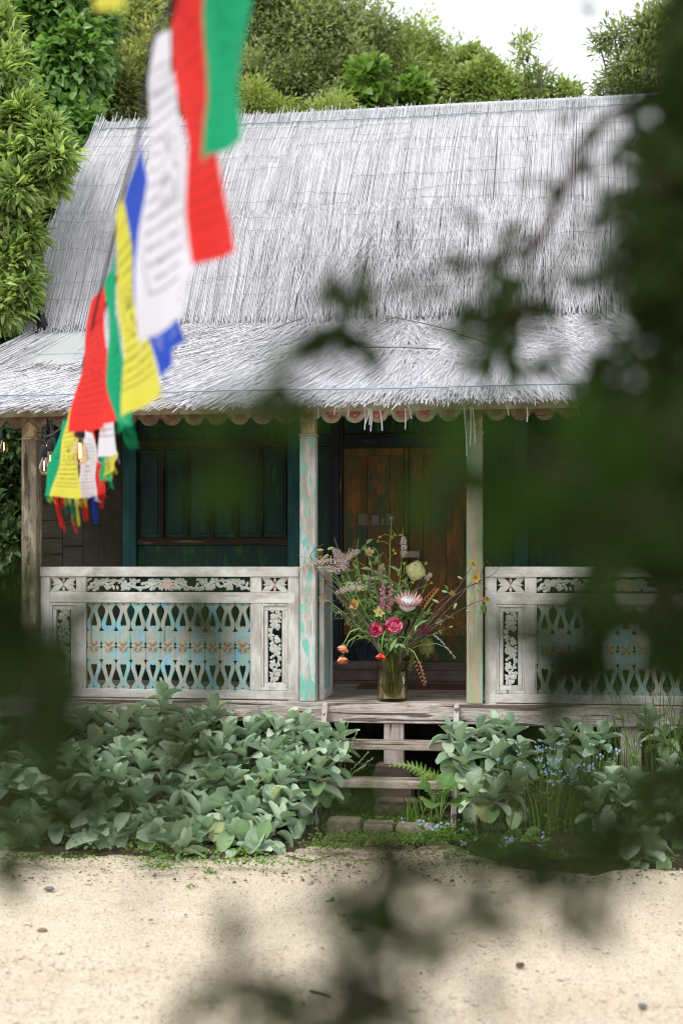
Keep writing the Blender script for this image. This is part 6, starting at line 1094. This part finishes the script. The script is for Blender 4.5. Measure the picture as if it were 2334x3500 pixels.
MB().tube(cordpath([(760, -900, 1.4), (480, -420, 1.62), (330, -300, 1.9), (250, -260, 2.4)]), .004, 5).build('cord', M['flagcord'], s2); flag(s2, 'yellow', 'yellow flag whose lower corner dips into view', (330, -310), (470, -430), (350, 40), (425, 22), 1.9, 1.65, .01, .3, fray=0)
s3 = thing('prayer_flag_string', 'small bundle of tiny flags tied under the eave beside the corner post', 'prayer flags', PD(165, 1450, 9), 'prayer flag strings')
MB().tube([PD(163, 1448, 8.9), PD(170, 1475, 9), PD(192, 1490, 9.1)], .008, 5).build('cord', M['flagcord'], s3)
for i, (cn, a, b_, c_, d_) in enumerate((('blue', (176, 1476), (196, 1484), (178, 1494), (192, 1496)), ('yellow', (178, 1492), (188, 1492), (180, 1540), (186, 1530)), ('green', (186, 1490), (192, 1490), (184, 1538), (190, 1536)), ('yellow', (172, 1470), (184, 1474), (176, 1482), (186, 1480)), ('blue', (192, 1490), (198, 1490), (192, 1526), (197, 1520)), ('red', (165, 1460), (174, 1468), (168, 1474), (174, 1478)))): flag(s3, cn, 'tiny %s flag in the tied bundle' % cn, a, b_, c_, d_, 9.0 + i * .015, 9.02 + i * .015, .006, i, 4, 0)
# festoon lights
T = NT('glow_tinted_bulb_glass'); gl = T.n('BsdfGlossy'); gl.inputs['Roughness'].default_value = .05; tp = T.n('BsdfTransparent'); tp.inputs['Color'].default_value = (.98, .82, .58, 1); lw = T.n('LayerWeight'); lw.inputs[0].default_value = .25; ms = T.n('MixShader'); T.l(lw.outputs['Facing'], ms.inputs[0]); T.l(tp.outputs[0], ms.inputs[1]); T.l(gl.outputs[0], ms.inputs[2]); M['bulb'] = T.end(ms.outputs[0])  # warm tint of the glass stands in for the glow of the filament
T = NT('glowing_filament'); em = T.n('Emission'); em.inputs['Color'].default_value = (1, .46, .15, 1); em.inputs['Strength'].default_value = 16; M['filament'] = T.end(em.outputs[0])
fs = thing('festoon_lights', 'black festoon cable with glowing filament bulbs along the flags and eave', 'string lights', PD(600, -240, 2.0))
BL_ = [(560, 600, 3.05), (300, 1270, 4.9), (274, 1492, 4.75), (230, 1545, 5.9), (172, 1540, 7.6), (160, 1508, 8.3), (152, 1560, 7.2), (179, 1552, 7.9), (14, 1500, 8.9)]
MB().tube(cordpath([(720, -560, 1.6), (600, -100, 2.2), (568, 540, 3.05), (420, 900, 3.9), (300, 1210, 4.9), (262, 1400, 5.2), (190, 1478, 6.6), (155, 1490, 7.6), (130, 1478, 8.6), (14, 1465, 8.95), (-120, 1450, 9.2)]), .0055, 5).build('cable', M['cord'], fs)
for i, (px, py, dp) in enumerate(BL_):
    p = PD(px, py, dp); s = .85
    MB().lathe([(0, .07), (.012, .07), (.019, .05), (.021, 0), (.019, -.004), (0, -.004)], p, 12).build('socket', M['cord'], fs, True)
    MB().tube([p + Vector((0, 0, .065)), p + Vector((.01, 0, .12)), p + Vector((0, .01, .16))], .004, 4).build('drop_wire', M['cord'], fs)
    b = MB().lathe([(.013, -.004), (.016, -.02), (.026, -.045), (.031, -.068), (.028, -.09), (.016, -.105), (0, -.11)], p, 16).build('bulb', M['bulb'], fs, True)
    MB().tube([p + Vector((0, 0, -.028)), p + Vector((.001, 0, -.082))], .0026, 6).build('filament', M['filament'], b, True)
# ------------------------------------------------------------------ the tree and shrub the photographer looks through
def spray(R, route, dens, L, w, spread, bend=.5):   # leaves along a twig given as world points
    cs, ds = [], []
    for i in range(len(route) - 1):
        a, b = route[i], route[i + 1]; n = max(1, int((b - a).length * dens))
        for k in range(n):
            p = a.lerp(b, R.random()); v = Vector((R.gauss(0, 1), R.gauss(0, 1), R.gauss(-.2, 1))).normalized(); cs.append(p + v * (spread * R.random() ** .7)); ds.append(v + (b - a).normalized() * .6)
    return cs, ds
def veil(name, label, cat, base, trunk_pts, trunk_r, twigs, blobs, mat, L, w, seed, bark='bark_dark'):
    R = random.Random(seed); t = thing(name, label, cat, base); MB().tube(trunk_pts, trunk_r, 10).build('trunk', M[bark], t, True); tw = MB(); lists = {}
    for (route, dens, spread, r, m) in twigs:
        pts = [PD(*q) for q in route]; tw.tube(pts, [r * (1 - .6 * i / (len(pts) - 1)) for i in range(len(pts))], 6); c, d = spray(R, pts, dens, L, w, spread); k = lists.setdefault(m or mat, ([], [])); k[0].extend(c); k[1].extend(d)
    for (px, py, dp, rx, ry, n, m) in blobs:
        k = lists.setdefault(m or mat, ([], [])); c0 = PD(px, py, dp); sx, sz = rx * dp / F, ry * dp / F; hub = c0 + Vector((sx * .3, 0, sz * .2))
        for j in range(n):
            p = c0 + RV * (R.gauss(0, .5) * sx) + DV * (R.gauss(0, .5) * (sx + sz) * .5) + UP * (R.gauss(0, .5) * sz); k[0].append(p); k[1].append(Vector((R.gauss(0, 1), R.gauss(0, .7), R.gauss(-.3, 1))))
        for j in range(max(2, n // 30)): e = c0 + RV * (R.gauss(0, .5) * sx) + UP * (R.gauss(0, .5) * sz); tw.tube([hub + RV * sx * 1.2, (hub + e) / 2, e], [.004, .003, .0015], 4)
    tw.build('branches', M[bark], t, True)['kind'] = 'stuff'
    for m, (c, d) in lists.items():
        RN = np.random.default_rng(seed); n = len(c); link('crown', leaf_mesh('crown', np.array([tuple(v) for v in c]), np.array([tuple(v) for v in d]), RN.normal(0, .8, (n, 3)) + np.array([0, -.6, .4]), L * RN.uniform(.6, 1.15, n), w * RN.uniform(.7, 1.2, n), RN.random(n)), t, M[m])
    return t
tb = PD(2760, HY, 1.7); tb.z = 0
RT = lambda px, dp, pz: Vector((PD(px, HY, dp).x, PD(px, HY, dp).y, pz))
tw = [([(2700, 200, 1.7), (2330, 330, 1.6), (2060, 400, 1.5), (1930, 640, 1.45), (1860, 800, 1.4), (1720, 880, 1.38), (1560, 900, 1.35), (1380, 960, 1.3), (1230, 1040, 1.28), (1130, 1120, 1.26)], 70, .04, .008, None),
      ([(1860, 800, 1.4), (1800, 900, 1.42), (1760, 1050, 1.4), (1720, 1180, 1.38)], 200, .05, .005, None),
      ([(1720, 880, 1.38), (1640, 960, 1.36), (1600, 1050, 1.33)], 160, .04, .004, None),
      ([(1720, 1180, 1.38), (1800, 1280, 1.38), (1960, 1300, 1.36)], 120, .03, .006, None),
      ([(2700, 600, 1.5), (2330, 760, 1.3), (2150, 900, 1.25)], 200, .08, .008, None),
      ([(2700, 2500, 1.1), (2300, 2600, .9), (1950, 2900, .7), (1700, 3020, .66), (1500, 3120, .65), (1330, 3250, .64), (1200, 3400, .62), (1140, 3520, .6)], 160, .022, .003, None),
      ([(1330, 3250, .64), (1290, 3050, .65), (1270, 2920, .66), (1300, 2830, .68)], 240, .022, .003, None),
      ([(1200, 3400, .62), (1190, 3500, .6), (1150, 3600, .6)], 330, .026, .005, None),
      ([(2000, 2960, .7), (1850, 3060, .68), (1640, 3190, .66)], 130, .016, .003, None),
      ([(1140, 3520, .6), (980, 3480, .6), (830, 3370, .6), (720, 3270, .6)], 130, .016, .003, None)]
bl = [(2370, 120, 1.3, 114, 299, 180, None), (2390, 450, 1.15, 229, 252, 270, None), (2300, 720, 1.1, 195, 206, 180, None), (2290, 960, 1.05, 195, 229, 180, None), (2340, 1250, 1.05, 252, 252, 210, None), (2170, 1330, 1.0, 126, 138, 42, None), (2180, 640, .95, 80, 80, 12, None), (2130, 880, .95, 57, 69, 9, None),
      (2320, 1600, .85, 264, 206, 154, None), (2060, 1560, .7, 195, 149, 29, 'f_fore_green'), (2200, 1850, .75, 264, 206, 70, None), (1950, 1780, .65, 195, 172, 22, 'f_fore_green'), (2330, 2100, .75, 206, 184, 64, None), (2050, 2090, .68, 172, 126, 29, None), (1960, 2290, .7, 103, 92, 22, None), (1760, 2170, .66, 57, 103, 6, None), (1850, 2340, .68, 92, 69, 13, None), (1790, 1640, .64, 138, 161, 13, 'f_fore_green'), (1530, 1590, .62, 69, 92, 6, 'f_fore_green'), (1480, 1700, .6, 69, 69, 6, 'f_fore_green'), (2330, 2800, .75, 149, 126, 29, None), (2150, 2900, .7, 126, 34, 9, None), (1700, 2740, .64, 149, 103, 9, None), (1290, 2890, .64, 69, 57, 4, None), (2280, 2480, .65, 114, 103, 6, None),
      (1090, 1130, 1.1, 69, 69, 18, None), (1220, 1120, 1.1, 46, 103, 18, None), (1170, 1010, 1.15, 69, 46, 9, None), (1640, 1130, 1.2, 103, 126, 27, None), (1760, 1080, 1.15, 80, 149, 24, None), (1960, 1260, 1.1, 103, 69, 15, None), (980, 1270, .8, 57, 92, 13, 'f_fore_green'), (770, 1560, .66, 69, 69, 13, 'f_fore_green'), (900, 1400, .66, 92, 46, 6, 'f_fore_green'), (1950, 10, .9, 57, 23, 3, None), (1180, 3400, .62, 120, 120, 10, None), (1340, 3170, .64, 80, 110, 6, None), (1620, 3020, .66, 90, 60, 4, None), (1300, 2960, .66, 70, 110, 8, None), (790, 3340, .62, 90, 60, 5, None), (1900, 3080, .68, 110, 60, 5, None), (1100, 3480, .6, 90, 60, 7, None)]
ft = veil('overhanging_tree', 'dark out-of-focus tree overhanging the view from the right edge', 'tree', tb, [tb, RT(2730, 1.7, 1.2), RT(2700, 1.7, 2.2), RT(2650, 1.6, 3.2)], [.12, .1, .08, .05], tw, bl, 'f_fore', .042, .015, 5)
# its unseen crown above and behind the camera, added to shade the near leaves
R = np.random.default_rng(3); n = 9000; c0 = np.array(CAM); c = c0 + np.stack([R.normal(.7, 1.15, n), R.normal(-1.1, .9, n), R.uniform(1.0, 2.4, n)], 1); ok = (c[:, 2] - c0[2]) > .62 * np.maximum((c[:, 1] - c0[1]), 0) + .7; c = c[ok]; n = len(c)
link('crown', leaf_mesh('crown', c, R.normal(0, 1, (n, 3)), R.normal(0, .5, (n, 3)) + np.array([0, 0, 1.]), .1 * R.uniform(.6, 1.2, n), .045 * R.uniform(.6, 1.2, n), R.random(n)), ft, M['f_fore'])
sb = PD(-700, HY, 1.6); sb.z = 0
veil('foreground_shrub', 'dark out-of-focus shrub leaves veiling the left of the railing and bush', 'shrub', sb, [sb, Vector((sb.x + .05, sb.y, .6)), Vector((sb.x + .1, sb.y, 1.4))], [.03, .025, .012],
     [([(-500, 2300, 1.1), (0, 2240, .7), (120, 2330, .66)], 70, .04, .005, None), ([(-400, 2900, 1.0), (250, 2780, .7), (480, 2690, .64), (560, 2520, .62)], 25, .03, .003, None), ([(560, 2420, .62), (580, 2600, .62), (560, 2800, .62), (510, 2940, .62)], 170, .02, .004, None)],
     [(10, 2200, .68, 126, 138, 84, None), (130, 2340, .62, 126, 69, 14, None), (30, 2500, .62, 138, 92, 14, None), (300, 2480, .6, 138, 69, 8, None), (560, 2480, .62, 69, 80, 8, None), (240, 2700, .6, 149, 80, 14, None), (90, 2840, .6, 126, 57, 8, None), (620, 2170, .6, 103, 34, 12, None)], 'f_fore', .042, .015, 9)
